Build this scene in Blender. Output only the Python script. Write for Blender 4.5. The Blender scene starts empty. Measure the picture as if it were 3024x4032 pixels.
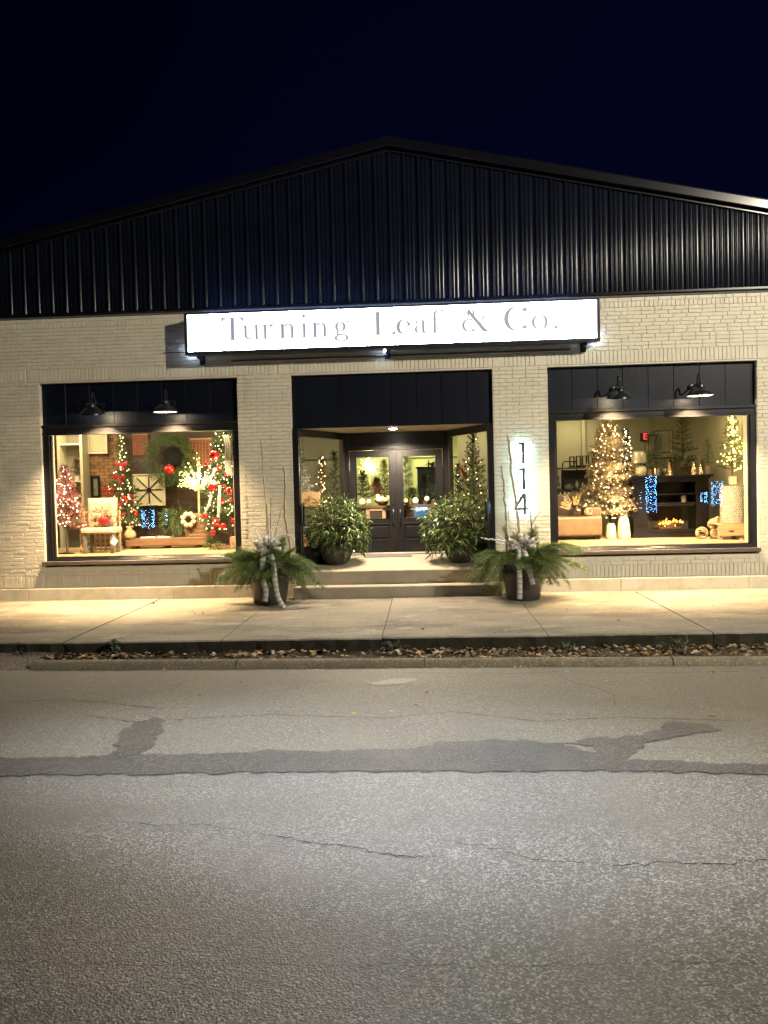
import bpy, bmesh, math, random
import numpy as np
from mathutils import Vector, Matrix
R=math.radians
SC=bpy.context.scene
COL=SC.collection
random.seed(7)
# ------------------------------------------------------------------ camera
cam_d=bpy.data.cameras.new('camera'); cam=bpy.data.objects.new('camera',cam_d); COL.objects.link(cam)
cam_d.sensor_fit='VERTICAL'; cam_d.sensor_height=36.0; cam_d.lens=27.04; cam_d.clip_end=800; cam_d.clip_start=.05
_yaw,_pitch,_roll=R(3.07),R(-1.6),R(1.41)
_f=Vector((-math.sin(_yaw)*math.cos(_pitch),math.cos(_yaw)*math.cos(_pitch),math.sin(_pitch)))
_r=Vector((math.cos(_yaw),math.sin(_yaw),0)); _u=_r.cross(_f)
_cr=_r*math.cos(_roll)-_u*math.sin(_roll); _cu=_r*math.sin(_roll)+_u*math.cos(_roll)
_m=Matrix((_cr,_cu,-_f)).transposed().to_4x4(); _m.translation=Vector((0,-13.7,1.85))
cam.matrix_world=_m
SC.camera=cam
# ------------------------------------------------------------------ night sky
W=bpy.data.worlds.new('World'); SC.world=W; W.use_nodes=True
bg=W.node_tree.nodes['Background']
_wt=W.node_tree; _tc=_wt.nodes.new('ShaderNodeTexCoord'); _mp=_wt.nodes.new('ShaderNodeMapping'); _mp.inputs['Scale'].default_value=(.9,.9,1.6)
_ns=_wt.nodes.new('ShaderNodeTexNoise'); _ns.inputs['Scale'].default_value=1.3; _ns.inputs['Detail'].default_value=2; _cr=_wt.nodes.new('ShaderNodeValToRGB')
_sx=_wt.nodes.new('ShaderNodeSeparateXYZ'); _ma=_wt.nodes.new('ShaderNodeMath'); _ma.operation='MULTIPLY_ADD'; _ma.inputs[1].default_value=.45
_wt.links.new(_tc.outputs['Generated'],_mp.inputs[0]); _wt.links.new(_mp.outputs[0],_ns.inputs['Vector']); _wt.links.new(_tc.outputs['Generated'],_sx.inputs[0])
_wt.links.new(_sx.outputs[0],_ma.inputs[0]); _wt.links.new(_ns.outputs['Fac'],_ma.inputs[2]); _wt.links.new(_ma.outputs[0],_cr.inputs[0])
_cr.color_ramp.elements[0].position=.22; _cr.color_ramp.elements[0].color=(.0003,.0004,.0040,1); _cr.color_ramp.elements[1].position=.72; _cr.color_ramp.elements[1].color=(.0009,.0013,.0105,1)
_wt.links.new(_cr.outputs[0],bg.inputs[0]); bg.inputs[1].default_value=1.0
# ------------------------------------------------------------------ exposure
SC.view_settings.view_transform='Standard'; SC.view_settings.look='None'
SC.view_settings.exposure=0; SC.view_settings.gamma=1; SC.view_settings.use_curve_mapping=False
SC.cycles.use_denoising=True
SC.cycles.max_bounces=7; SC.cycles.diffuse_bounces=3; SC.cycles.glossy_bounces=3; SC.cycles.transparent_max_bounces=10
SC.cycles.sample_clamp_indirect=4.0
SC.cycles.caustics_reflective=False; SC.cycles.caustics_refractive=False
# ------------------------------------------------------------------ street lamp and added road pool lamp (lights; the posts are built further down)
def lamp(name,kind,loc,watt,col,radius=.05,spot=None,blend=.5,aim=None,size=None,size_y=None,spread=None,parent=None):
    d=bpy.data.lights.new(name,kind); d.energy=watt; d.color=col
    if kind in('POINT','SPOT'): d.shadow_soft_size=radius
    if kind=='SPOT': d.spot_size=R(spot); d.spot_blend=blend
    if kind=='AREA':
        d.shape='RECTANGLE' if size_y else 'SQUARE'; d.size=size
        if size_y: d.size_y=size_y
        if spread: d.spread=R(spread)
    o=bpy.data.objects.new(name,d); COL.objects.link(o); 
    if aim is not None:
        q=(Vector(aim)-Vector(loc)).to_track_quat('-Z','Y'); o.rotation_euler=q.to_euler()
    if parent: o.parent=parent; o.location=Vector(loc)-parent.location
    else: o.location=loc
    return o
LAMP_A=Vector((11.6,-12.2,9.8)); ADDED_LAMP=Vector((-3.0,-17.5,9.2))
lamp('street_or_added_light','SPOT',LAMP_A,10200,(1.0,.905,.71),.11,150,.6,(2,-4,0))
_lb=lamp('street_or_added_light','SPOT',ADDED_LAMP,18500,(.82,.88,1.0),.14,14,1.,(-.25,-8.45,-.1)); _lb.scale=(2.5,1,1)   # added lamp; flat beam stands in for the sign's reflection on the road
# ------------------------------------------------------------------ materials
def nd(t,k,**kw):
    n=t.nodes.new(k)
    for a,b in kw.items(): setattr(n,a,b)
    return n
MC={}
def mat(name,col,rough=.6,metal=0.,var=.0,vs=5.,bump=0.,bs=60.,emit=None,es=0.,col2=None,sheen=0,spec=.5,nosample=False,stretch=None,trans=0.,coat=0.,clear=False,island=0.):
    if name in MC: return MC[name]
    m=bpy.data.materials.new(name); m.use_nodes=True; t=m.node_tree; p=t.nodes['Principled BSDF']
    p.inputs['Base Color'].default_value=(*col,1); p.inputs['Roughness'].default_value=rough; p.inputs['Metallic'].default_value=metal
    p.inputs['Specular IOR Level'].default_value=spec
    if coat: p.inputs['Coat Weight'].default_value=coat; p.inputs['Coat Roughness'].default_value=.15
    if trans: p.inputs['Transmission Weight'].default_value=trans
    g=nd(t,'ShaderNodeNewGeometry'); src=g.outputs['Position']
    if stretch:
        mp=nd(t,'ShaderNodeMapping'); mp.inputs['Scale'].default_value=stretch; t.links.new(src,mp.inputs['Vector']); src=mp.outputs[0]
    last=None
    if var or col2 or island:
        n=nd(t,'ShaderNodeTexNoise'); n.inputs['Scale'].default_value=vs; n.inputs['Detail'].default_value=6; n.inputs['Roughness'].default_value=.65
        t.links.new(src,n.inputs['Vector'])
        r=nd(t,'ShaderNodeValToRGB'); r.color_ramp.elements[0].position=.3; r.color_ramp.elements[1].position=.7
        c2=col2 if col2 else tuple(min(1,c*(1+var)) for c in col); c1=tuple(c*(1-var) for c in col) if not col2 else col
        r.color_ramp.elements[0].color=(*c1,1); r.color_ramp.elements[1].color=(*c2,1)
        t.links.new(n.outputs['Fac'],r.inputs[0]); last=r.outputs[0]
        if island:
            h=nd(t,'ShaderNodeHueSaturation'); mm=nd(t,'ShaderNodeMapRange'); mm.inputs['To Min'].default_value=1-island; mm.inputs['To Max'].default_value=1+island
            t.links.new(g.outputs['Random Per Island'],mm.inputs[0]); t.links.new(mm.outputs[0],h.inputs['Value']); t.links.new(last,h.inputs['Color']); last=h.outputs[0]
        t.links.new(last,p.inputs['Base Color'])
    if bump:
        n=nd(t,'ShaderNodeTexNoise'); n.inputs['Scale'].default_value=bs; n.inputs['Detail'].default_value=5
        t.links.new(src,n.inputs['Vector'])
        b=nd(t,'ShaderNodeBump'); b.inputs['Strength'].default_value=bump; b.inputs['Distance'].default_value=.01
        t.links.new(n.outputs['Fac'],b.inputs['Height']); t.links.new(b.outputs[0],p.inputs['Normal'])
    if emit: p.inputs['Emission Color'].default_value=(*emit,1); p.inputs['Emission Strength'].default_value=es
    if nosample: m.cycles.emission_sampling='NONE'
    MC[name]=m; return m
def glass(name='pane_glass',tint=(.97,.98,.97),ior=1.45):
    if name in MC: return MC[name]
    m=bpy.data.materials.new(name); m.use_nodes=True; t=m.node_tree; t.nodes.clear()
    o=nd(t,'ShaderNodeOutputMaterial'); mx=nd(t,'ShaderNodeMixShader'); f=nd(t,'ShaderNodeFresnel'); f.inputs[0].default_value=ior
    a=nd(t,'ShaderNodeBsdfTransparent'); a.inputs[0].default_value=(*tint,1); b=nd(t,'ShaderNodeBsdfGlossy'); b.inputs['Roughness'].default_value=.0
    g=nd(t,'ShaderNodeNewGeometry'); q=nd(t,'ShaderNodeMath',operation='SUBTRACT'); q.inputs[0].default_value=1; t.links.new(g.outputs['Backfacing'],q.inputs[1]); w=nd(t,'ShaderNodeMath',operation='MULTIPLY'); t.links.new(f.outputs[0],w.inputs[0]); t.links.new(q.outputs[0],w.inputs[1]); t.links.new(w.outputs[0],mx.inputs[0]); t.links.new(a.outputs[0],mx.inputs[1]); t.links.new(b.outputs[0],mx.inputs[2]); t.links.new(mx.outputs[0],o.inputs[0])
    MC[name]=m; return m
def leafmat(name,col,col2,rough=.45,spec=.5,hv=.35):
    if name in MC: return MC[name]
    m=mat(name,col,rough,vs=9,col2=col2,island=hv,spec=spec); return m
# ------------------------------------------------------------------ geometry helpers
class MB:
    def __init__(s): s.v=[]; s.f=[]; s.mi=[]; s.cur=0
    def add(s,vs,fs):
        b=len(s.v); s.v+= [tuple(p) for p in vs]; s.f+=[tuple(b+i for i in f) for f in fs]; s.mi+=[s.cur]*len(fs); return s
    def box(s,x0,x1,y0,y1,z0,z1,M=None,skip=()):
        v=[(x0,y0,z0),(x1,y0,z0),(x1,y1,z0),(x0,y1,z0),(x0,y0,z1),(x1,y0,z1),(x1,y1,z1),(x0,y1,z1)]
        if M is not None: v=[tuple(M@Vector(p)) for p in v]
        f=[(0,3,2,1),(4,5,6,7),(0,1,5,4),(1,2,6,5),(2,3,7,6),(3,0,4,7)]
        return s.add(v,[q for i,q in enumerate(f) if i not in skip])
    def bar(s,a,b,t,z0,z1,off=0.):
        a=Vector((a[0],a[1],0)); b=Vector((b[0],b[1],0)); d=(b-a).normalized(); n=Vector((-d.y,d.x,0))
        c=[a+n*(off-t/2),b+n*(off-t/2),b+n*(off+t/2),a+n*(off+t/2)]
        v=[(p.x,p.y,z0) for p in c]+[(p.x,p.y,z1) for p in c]
        return s.add(v,[(0,3,2,1),(4,5,6,7),(0,1,5,4),(1,2,6,5),(2,3,7,6),(3,0,4,7)])
    def tube(s,pts,rad,n=6,cap=True):
        pts=[Vector(p) for p in pts]; rad=[rad]*len(pts) if not hasattr(rad,'__len__') else rad
        vs=[];N=len(pts); prev=None
        for i,p in enumerate(pts):
            t=(pts[min(i+1,N-1)]-pts[max(i-1,0)]).normalized()
            if prev is None:
                a=Vector((0,0,1)) if abs(t.z)<.9 else Vector((1,0,0)); u=t.cross(a).normalized()
            else: u=(prev-t*prev.dot(t)); u=u.normalized() if u.length>1e-6 else t.orthogonal().normalized()
            prev=u; w=t.cross(u)
            for k in range(n):
                an=2*math.pi*k/n; vs.append(p+(u*math.cos(an)+w*math.sin(an))*rad[i])
        fs=[(i*n+k,i*n+(k+1)%n,(i+1)*n+(k+1)%n,(i+1)*n+k) for i in range(N-1) for k in range(n)]
        if cap: fs+=[tuple(range(n))[::-1],tuple((N-1)*n+k for k in range(n))]
        return s.add(vs,fs)
    def lathe(s,prof,n=20,c=(0,0,0),sx=1,sy=1):
        vs=[(c[0]+r*sx*math.cos(2*math.pi*k/n),c[1]+r*sy*math.sin(2*math.pi*k/n),c[2]+z) for r,z in prof for k in range(n)]
        fs=[(i*n+k,i*n+(k+1)%n,(i+1)*n+(k+1)%n,(i+1)*n+k) for i in range(len(prof)-1) for k in range(n)]
        return s.add(vs,fs)
    def ball(s,c,r,n=10,m=7,sz=1.):
        prof=[(max(1e-4,r*math.sin(math.pi*i/m)),-r*sz*math.cos(math.pi*i/m)) for i in range(m+1)]
        return s.lathe(prof,n,c)
    def quad(s,a,b,c,d): return s.add([a,b,c,d],[(0,1,2,3)])
    def build(s,name,mats,parent=None,smooth=False,bevel=0.,kind=None,auto=None):
        me=bpy.data.meshes.new(name)
        og=parent_world(parent) if parent else Vector((0,0,0))
        v=np.array(s.v,dtype=float)-np.array(og) if s.v else np.zeros((0,3))
        me.from_pydata(v.tolist(),[],s.f)
        if not isinstance(mats,(list,tuple)): mats=[mats]
        for m in mats: me.materials.append(m)
        if len(mats)>1: me.polygons.foreach_set('material_index',s.mi)
        if smooth: me.polygons.foreach_set('use_smooth',[True]*len(me.polygons))
        o=bpy.data.objects.new(name,me); COL.objects.link(o)
        if parent: o.parent=parent
        if bevel:
            b=o.modifiers.new('b','BEVEL'); b.width=bevel; b.segments=1; b.limit_method='ANGLE'; b.angle_limit=R(40)
        if kind: o['kind']=kind
        if auto: me.set_sharp_from_angle(angle=R(auto))
        return o
def parent_world(p):
    w=Vector((0,0,0))
    while p: w=w+Vector(p.location); p=p.parent
    return w
def tri_mesh(name,V,m,parent,kind=None,mats=None,mi=None,quads=False):
    """V (n,3,3) or (n,4,3) array of faces in world space"""
    n,k=V.shape[:2]; me=bpy.data.meshes.new(name); og=np.array(parent_world(parent)) if parent else 0
    co=(V.reshape(-1,3)-og).astype(np.float32); me.vertices.add(n*k); me.vertices.foreach_set('co',co.ravel())
    me.loops.add(n*k); me.loops.foreach_set('vertex_index',np.arange(n*k,dtype=np.int32))
    me.polygons.add(n); me.polygons.foreach_set('loop_start',np.arange(0,n*k,k,dtype=np.int32))
    try: me.polygons.foreach_set('loop_total',np.full(n,k,dtype=np.int32))
    except Exception: pass
    for q in (mats or [m]): me.materials.append(q)
    if mi is not None: me.polygons.foreach_set('material_index',mi.astype(np.int32))
    me.update(calc_edges=True); me.validate()
    o=bpy.data.objects.new(name,me); COL.objects.link(o)
    if parent: o.parent=parent
    if kind: o['kind']=kind
    return o
def thing(name,label,cat,loc=(0,0,0),group=None):
    o=bpy.data.objects.new(name,None); COL.objects.link(o); o.location=loc; o.empty_display_size=.1
    o['label']=label; o['category']=cat
    if group: o['group']=group
    return o
def tag(o,label,cat,group=None):
    o['label']=label; o['category']=cat
    if group: o['group']=group
    return o
def copypart(o,loc,parent,rot=None,scale=None,name=None):
    c=o.copy(); COL.objects.link(c); c.parent=parent; c.location=Vector(loc)-parent_world(parent)
    if rot: c.rotation_euler=rot
    if scale: c.scale=(scale,)*3 if not hasattr(scale,'__len__') else scale
    if name: c.name=name
    return c
def meshobj(name,me,loc,parent,rot=None,scale=None):
    o=bpy.data.objects.new(name,me); COL.objects.link(o); o.parent=parent
    o.location=Vector(loc)-(parent_world(parent) if parent else Vector((0,0,0)))
    if rot: o.rotation_euler=rot
    if scale: o.scale=(scale,)*3 if not hasattr(scale,'__len__') else scale
    return o

# ------------------------------------------------------------------ palette
m_dark=mat('dark_painted_wood',(.004,.006,.014),.42,var=.3,vs=3,bump=.15,bs=40,stretch=(1,1,.15),spec=.28)
m_frame=mat('dark_bronze_frame',(.010,.009,.010),.33,var=.2,vs=4,bump=.12,bs=25)
m_siding=mat('black_metal_siding',(.005,.0068,.0135),.15,.0,var=.25,vs=1.5,spec=.045)
m_trim=mat('black_metal_trim',(.006,.006,.009),.22,.1,var=.1,vs=3,spec=.4)
m_sill=mat('grey_brown_sill',(.08,.068,.062),.5,var=.15,vs=8,bump=.1)
m_cream=mat('cream_interior_paint',(.62,.58,.42),.7,var=.04,vs=2)
m_white=mat('white_paint',(.75,.72,.62),.6,var=.05,vs=4)
m_wood=mat('brown_timber',(.12,.065,.035),.55,var=.45,vs=5,bump=.25,bs=20,stretch=(.25,1,3))
m_lwood=mat('pale_crate_wood',(.48,.33,.19),.6,var=.3,vs=6,bump=.2,bs=25,stretch=(.3,1,2.5))
m_floor=mat('pale_floor_boards',(.42,.29,.16),.45,var=.2,vs=6,stretch=(.3,2,1))
m_gwood=mat('grey_wood',(.12,.11,.10),.6,var=.3,vs=8,stretch=(2,2,.4))
m_red=mat('red_shiny_ball',(.55,.012,.01),.12,.35,coat=.6)
m_dred=mat('dark_red_ribbon',(.35,.01,.015),.45)
m_gold=mat('gold_metal',(.55,.40,.18),.28,.9)
m_bronze=mat('bronze_ball',(.20,.15,.11),.18,.9)
m_black=mat('black_metal',(.012,.012,.012),.35,.4)
m_gls=glass('clear_glass')
m_bark=mat('bark',(.09,.06,.04),.85,var=.3,vs=30,bump=.4,bs=60)
m_conc=mat('pale_concrete',(.40,.36,.29),.85,var=.16,vs=2.5,bump=.25,bs=90)
B_WARM=mat('warm_bulb',(1,.9,.7),.4,emit=(1,.66,.30),es=9,nosample=True)
B_YEL=mat('yellow_bulb',(1,.9,.5),.4,emit=(1,.80,.20),es=9,nosample=True)
B_COOL=mat('cool_bulb',(.6,.8,1),.4,emit=(.13,.42,1.),es=85,nosample=True)
B_WHITE=mat('white_bulb',(1,.95,.9),.4,emit=(1,.78,.52),es=9,nosample=True)
def bulb_mesh(name,m,r):
    bm=bmesh.new(); bmesh.ops.create_icosphere(bm,subdivisions=1,radius=r); me=bpy.data.meshes.new(name); bm.to_mesh(me); bm.free(); me.materials.append(m); return me
BM={'warm':bulb_mesh('warm_bulb',B_WARM,.0125),'yellow':bulb_mesh('yellow_bulb',B_YEL,.0135),'white':bulb_mesh('white_bulb',B_WHITE,.0130),'cool':bulb_mesh('cool_bulb',B_COOL,.05)}
# ------------------------------------------------------------------ surface materials with several layers
def layered(name,base,layers,rough=.8,bumps=(),spec=.4,rvar=None):
    """layers: (kind, scale, lo, hi, colour, stretch) mixes colour where the texture is above lo..hi"""
    m=bpy.data.materials.new(name); m.use_nodes=True; t=m.node_tree; p=t.nodes['Principled BSDF']
    p.inputs['Roughness'].default_value=rough; p.inputs['Specular IOR Level'].default_value=spec
    g=nd(t,'ShaderNodeNewGeometry'); pos=g.outputs['Position']
    rgb=nd(t,'ShaderNodeRGB'); rgb.outputs[0].default_value=(*base,1); last=rgb.outputs[0]
    def tex(kind,scale,stretch):
        src=pos
        if stretch:
            mp=nd(t,'ShaderNodeMapping'); mp.inputs['Scale'].default_value=stretch; t.links.new(pos,mp.inputs[0]); src=mp.outputs[0]
        if kind=='noise':
            n=nd(t,'ShaderNodeTexNoise'); n.inputs['Scale'].default_value=scale; n.inputs['Detail'].default_value=8; n.inputs['Roughness'].default_value=.62; out=n.outputs['Fac']
        elif kind=='cell':
            n=nd(t,'ShaderNodeTexVoronoi'); n.inputs['Scale'].default_value=scale; out=n.outputs['Color']
            s=nd(t,'ShaderNodeSeparateColor'); t.links.new(out,s.inputs[0]); out=s.outputs[0]
        elif kind=='dist':
            n=nd(t,'ShaderNodeTexVoronoi'); n.inputs['Scale'].default_value=scale; out=n.outputs['Distance']
        elif kind=='y':
            s=nd(t,'ShaderNodeSeparateXYZ'); t.links.new(pos,s.inputs[0]); nn=nd(t,'ShaderNodeTexNoise'); nn.inputs['Scale'].default_value=2.; t.links.new(pos,nn.inputs[0])
            a=nd(t,'ShaderNodeMath',operation='MULTIPLY_ADD'); a.inputs[1].default_value=.25; t.links.new(nn.outputs['Fac'],a.inputs[0]); t.links.new(s.outputs[1],a.inputs[2]); return a.outputs[0]
        t.links.new(src,n.inputs['Vector']); return out
    for kind,scale,lo,hi,col,st in layers:
        o=tex(kind,scale,st); mr=nd(t,'ShaderNodeMapRange'); mr.inputs['From Min'].default_value=lo; mr.inputs['From Max'].default_value=hi; t.links.new(o,mr.inputs[0])
        mx=nd(t,'ShaderNodeMix',data_type='RGBA'); t.links.new(mr.outputs[0],mx.inputs[0]); t.links.new(last,mx.inputs[6])
        mx.inputs[7].default_value=(*col,1); last=mx.outputs[2]
    t.links.new(last,p.inputs['Base Color'])
    nrm=None
    for kind,scale,st,dist in bumps:
        o=tex(kind,scale,None); b=nd(t,'ShaderNodeBump'); b.inputs['Strength'].default_value=st; b.inputs['Distance'].default_value=dist; t.links.new(o,b.inputs['Height'])
        if nrm: t.links.new(nrm,b.inputs['Normal'])
        nrm=b.outputs[0]
    if nrm: t.links.new(nrm,p.inputs['Normal'])
    MC[name]=m; return m
m_asph=layered('road_asphalt',(.118,.117,.110),[
  ('cell',96,.15,.9,(.072,.068,.060),None),('cell',112,.64,1.,(.33,.325,.31),None),
  ('noise',1.1,.5,.8,(.135,.122,.118),(1,.5,1)),('noise',.55,.55,.85,(.19,.155,.15),(.6,1,1)),
  ('noise',.45,.52,.75,(.10,.098,.09),(.35,1.6,1)),
  ('noise',7,.58,.85,(.085,.08,.072),None),('noise',3.1,.64,.8,(.06,.057,.052),(1,1.8,1)),('noise',24,.62,.9,(.05,.047,.042),None)],.36,[('noise',.9,.25,.02),('dist',100,.5,.005),('noise',40,.3,.006)],.7)
m_asph2=layered('far_lane_asphalt',(.17,.157,.122),[
  ('cell',95,.2,.9,(.10,.092,.075),None),('cell',110,.68,1.,(.34,.31,.25),None),
  ('noise',1.3,.45,.8,(.15,.14,.115),(1,.4,1)),('noise',9,.6,.85,(.11,.10,.09),None),('noise',.7,.55,.85,(.24,.21,.155),(.7,1,1)),('noise',2.6,.62,.8,(.10,.095,.08),(.6,1.6,1))],.6,[('dist',95,.6,.006),('noise',40,.3,.004)],.5)
m_tar=layered('sealed_asphalt',(.060,.058,.056),[('cell',95,.2,.9,(.036,.035,.034),None),('cell',110,.68,1.,(.16,.155,.145),None),('noise',2.2,.52,.70,(.090,.086,.078),None),('noise',30,.6,.85,(.07,.068,.065),None)],.45,[('dist',95,.5,.005)],.3)
m_side=layered('sidewalk_concrete',(.27,.24,.19),[
  ('noise',1.2,.42,.68,(.19,.172,.14),(.7,1.5,1)),('noise',4.5,.5,.75,(.23,.205,.16),None),('noise',.8,.47,.62,(.125,.108,.085),(.5,1.4,1)),('noise',7,.60,.75,(.12,.105,.08),None),('noise',2.6,.58,.70,(.36,.33,.27),(.6,1,1)),
  ('cell',160,.8,1.,(.5,.46,.38),None),('noise',30,.62,.8,(.2,.18,.15),None)],.85,[('noise',90,.3,.004),('noise',6,.3,.01)],.3)
m_kerb=layered('kerb_concrete',(.24,.205,.145),[('noise',4,.4,.75,(.14,.12,.085),None),('noise',25,.55,.8,(.12,.105,.08),None),('cell',90,.8,1.,(.42,.38,.3),None)],.9,[('noise',60,.5,.006)],.3)
m_kerbside=layered('mossy_slab_edge',(.045,.04,.03),[('noise',9,.4,.7,(.018,.02,.012),None),('noise',40,.6,.85,(.09,.08,.06),None)],.95,[('noise',40,.7,.012)],.2)
m_dirt=layered('verge_soil',(.085,.062,.04),[('noise',12,.4,.7,(.045,.033,.022),None),('cell',80,.7,1.,(.20,.17,.13),None)],.95,[('noise',50,.8,.015)],.2)
m_gravel=layered('driveway_gravel',(.22,.19,.15),[('cell',60,.2,.9,(.10,.085,.065),None),('cell',75,.75,1.,(.42,.38,.32),None)],.9,[('dist',60,1.,.012)],.2)
m_brick=layered('painted_brick',(.78,.725,.595),[('noise',2.2,.45,.8,(.69,.64,.52),None),('cell',5.5,.55,1.,(.71,.66,.535),(1,1,2.2)),('noise',14,.57,.85,(.61,.565,.455),None),('noise',1.7,.58,.82,(.50,.46,.36),(1.6,1,.28)),('noise',70,.64,.9,(.48,.44,.35),None)],.62,[('noise',38,.7,.006),('noise',9,.45,.010)],.35)
m_mortar=layered('painted_mortar',(.72,.67,.55),[('noise',11,.5,.8,(.56,.51,.41),None),('noise',3,.60,.75,(.36,.32,.24),None)],.8,[('noise',60,.5,.004)],.2)
m_plinth=layered('painted_plinth',(.66,.61,.49),[('noise',3,.45,.8,(.44,.40,.32),None),('noise',25,.55,.85,(.38,.34,.27),None)],.75,[('noise',30,.5,.006)],.3)
m_step=layered('step_concrete',(.36,.32,.24),[('noise',3,.42,.75,(.27,.24,.19),None),('noise',40,.55,.85,(.22,.2,.16),None)],.82,[('noise',70,.4,.004)],.3)
m_coping=layered('grey_flashing',(.13,.135,.14),[('noise',6,.4,.8,(.09,.09,.09),None)],.7,[('noise',30,.3,.004)],.3)

# ------------------------------------------------------------------ ground, road, pavement
def zroad(y):
    if y>-4.5: return -.27
    return -.27+.25*(1-((max(y,-17.5)+11)/6.5)**2)
def st(name,mb,m,parent=None,**k):
    o=mb.build(name,m,parent,**k)
    if not parent: o['kind']='structure'
    return o
b=MB(); b.quad((-300,-300,-.42),(300,-300,-.42),(300,300,-.42),(-300,300,-.42)); st('ground',b,mat('dark_ground',(.03,.032,.02),.95))
def roadstrip(name,y0,y1,m,dz=0,n=24,x0=-60,x1=60,parent=None):
    b=MB(); ys=[y0+(y1-y0)*i/n for i in range(n+1)]
    vs=[(x,y,zroad(y)+dz) for y in ys for x in (x0,x1)]
    b.add(vs,[(2*i,2*i+1,2*i+3,2*i+2) for i in range(n)]); return st(name,b,m,parent,smooth=True)
road=roadstrip('road',-17.4,-8.5,m_asph)
lane=roadstrip('road',-8.5,-4.2,m_asph2)
b=MB(); b.quad((-60,-30,-.29),(60,-30,-.29),(60,-17.4,-.27),(-60,-17.4,-.27)); st('ground',b,m_gravel)
def sheet(name,pts,m,dz=.004,parent=None,kind='structure',fine=True):
    bm=bmesh.new()
    # densify outline with jitter
    P=[]
    rr=random.Random(len(pts)*31)
    for i,p in enumerate(pts):
        q=pts[(i+1)%len(pts)]; L=math.hypot(q[0]-p[0],q[1]-p[1]); k=max(1,int(L/.05)) if fine else 1
        for j in range(min(k,30)):
            t=j/k if k<=30 else j/30
            a=.032 if fine else 0
            P.append((p[0]+(q[0]-p[0])*t+rr.uniform(-a,a),p[1]+(q[1]-p[1])*t+rr.uniform(-a,a)))
    from mathutils.geometry import tessellate_polygon
    tri=tessellate_polygon([[Vector((x,y,0)) for x,y in P]]); vs=[bm.verts.new((x,y,zroad(y)+dz)) for x,y in P]
    for t_ in tri:
        try: bm.faces.new([vs[i] for i in t_])
        except ValueError: pass
    bmesh.ops.recalc_face_normals(bm,faces=bm.faces[:])
    
    me=bpy.data.meshes.new(name); bm.to_mesh(me); bm.free(); me.materials.append(m); o=bpy.data.objects.new(name,me); COL.objects.link(o)
    if parent: o.parent=parent
    else: o['kind']=kind
    return o
# sealed repair band between the lanes, with its ragged far edge
band=[(-60,-8.62),(-5,-8.6),(-2.97,-8.6),(-2.0,-8.58),(-1.04,-8.56),(-.1,-8.55),(1.14,-8.56),(2.19,-8.62),(5,-8.62),(60,-8.62),(60,-8.5),(5,-8.5),(3.2,-8.47),(2.4,-8.46),(1.75,-8.40),(1.35,-8.30),(1.1,-8.12),(.98,-7.96),(.71,-7.84),(.46,-7.83),(.07,-7.87),(-.1,-8.03),(-.45,-8.07),(-.72,-8.09),(-1.14,-8.06),(-1.41,-8.11),(-1.81,-8.16),(-2.3,-8.15),(-2.67,-8.2),(-3.19,-8.21),(-6,-8.25),(-60,-8.25)]
# keep the strip subdivided along y by its own detail
def band_sheet(pts,name,m,dz):
    return sheet(name,pts,m,dz,parent=lane)
band_sheet(band,'sealed_band',m_tar,.006)
band_sheet([(-2.34,-8.2),(-2.46,-7.85),(-2.58,-7.45),(-2.51,-7.23),(-2.44,-7.07),(-2.30,-7.22),(-2.2,-7.6),(-2.15,-7.98),(-2.19,-8.2)],'sealed_patch',m_tar,.007)
band_sheet([(.98,-7.93),(1.12,-7.86),(1.28,-7.79),(1.45,-7.79),(1.61,-7.72),(1.8,-7.6),(1.88,-7.42),(1.98,-7.35),(2.1,-7.37),(2.24,-7.5),(2.28,-7.6),(2.12,-7.66),(1.95,-7.75),(1.72,-7.88),(1.6,-7.95),(1.48,-8.1),(1.38,-8.3),(1.30,-8.36),(1.2,-8.22),(1.18,-8.04),(1.08,-7.98)],'sealed_patch',m_tar,.0065)
m_paint=layered('worn_pale_patch',(.24,.245,.26),[('cell',95,.2,.9,(.14,.14,.145),None),('noise',9,.45,.7,(.17,.165,.155),None)],.5,[('dist',95,.5,.005)],.5)
band_sheet([(-.62,-5.66),(-.55,-5.5),(-.45,-5.4),(-.24,-5.36),(-.13,-5.38),(-.14,-5.5),(-.28,-5.64),(-.42,-5.74),(-.52,-5.78)],'pale_spot',m_paint,.005)
m_crack=mat('crack',(.014,.013,.012),.95,var=.6,vs=8)
def crack(pts,w=.008,seed=1,parent=road):
    rr=random.Random(seed); P=[]
    for p,q in zip(pts[:-1],pts[1:]):
        L=math.hypot(q[0]-p[0],q[1]-p[1]); k=max(2,int(L/.03))
        for j in range(k): t=j/k; P.append((p[0]+(q[0]-p[0])*t+rr.gauss(0,.006),p[1]+(q[1]-p[1])*t+rr.gauss(0,.010)))
    P.append(pts[-1]); vs=[]
    for i,(x,y) in enumerate(P):
        ww=w*rr.uniform(.25,1.)*(1 if 2<i<len(P)-3 else .3); vs+=[(x,y-ww/2,zroad(y)+.004),(x,y+ww/2,zroad(y)+.004)]
    b=MB(); b.add(vs,[(2*i,2*i+2,2*i+3,2*i+1) for i in range(len(P)-1)]); return b.build('crack',m_crack,parent)
crack([(-1.0,-9.52),(-.85,-9.57),(-.74,-9.63),(-.58,-9.68),(-.45,-9.69),(-.33,-9.75),(-.23,-9.79),(-.1,-9.82),(.05,-9.81)],.010,1)
crack([(.81,-9.89),(.94,-9.9),(1.11,-9.87),(1.28,-9.89),(1.42,-9.88),(1.61,-9.85),(1.9,-9.83)],.009,2)
crack([(-1.81,-9.38),(-1.54,-9.43),(-1.37,-9.4),(-1.0,-9.52)],.006,3)
crack([(.05,-9.62),(.2,-9.68),(.35,-9.73),(.5,-9.84),(.82,-9.89)],.008,4)
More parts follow.
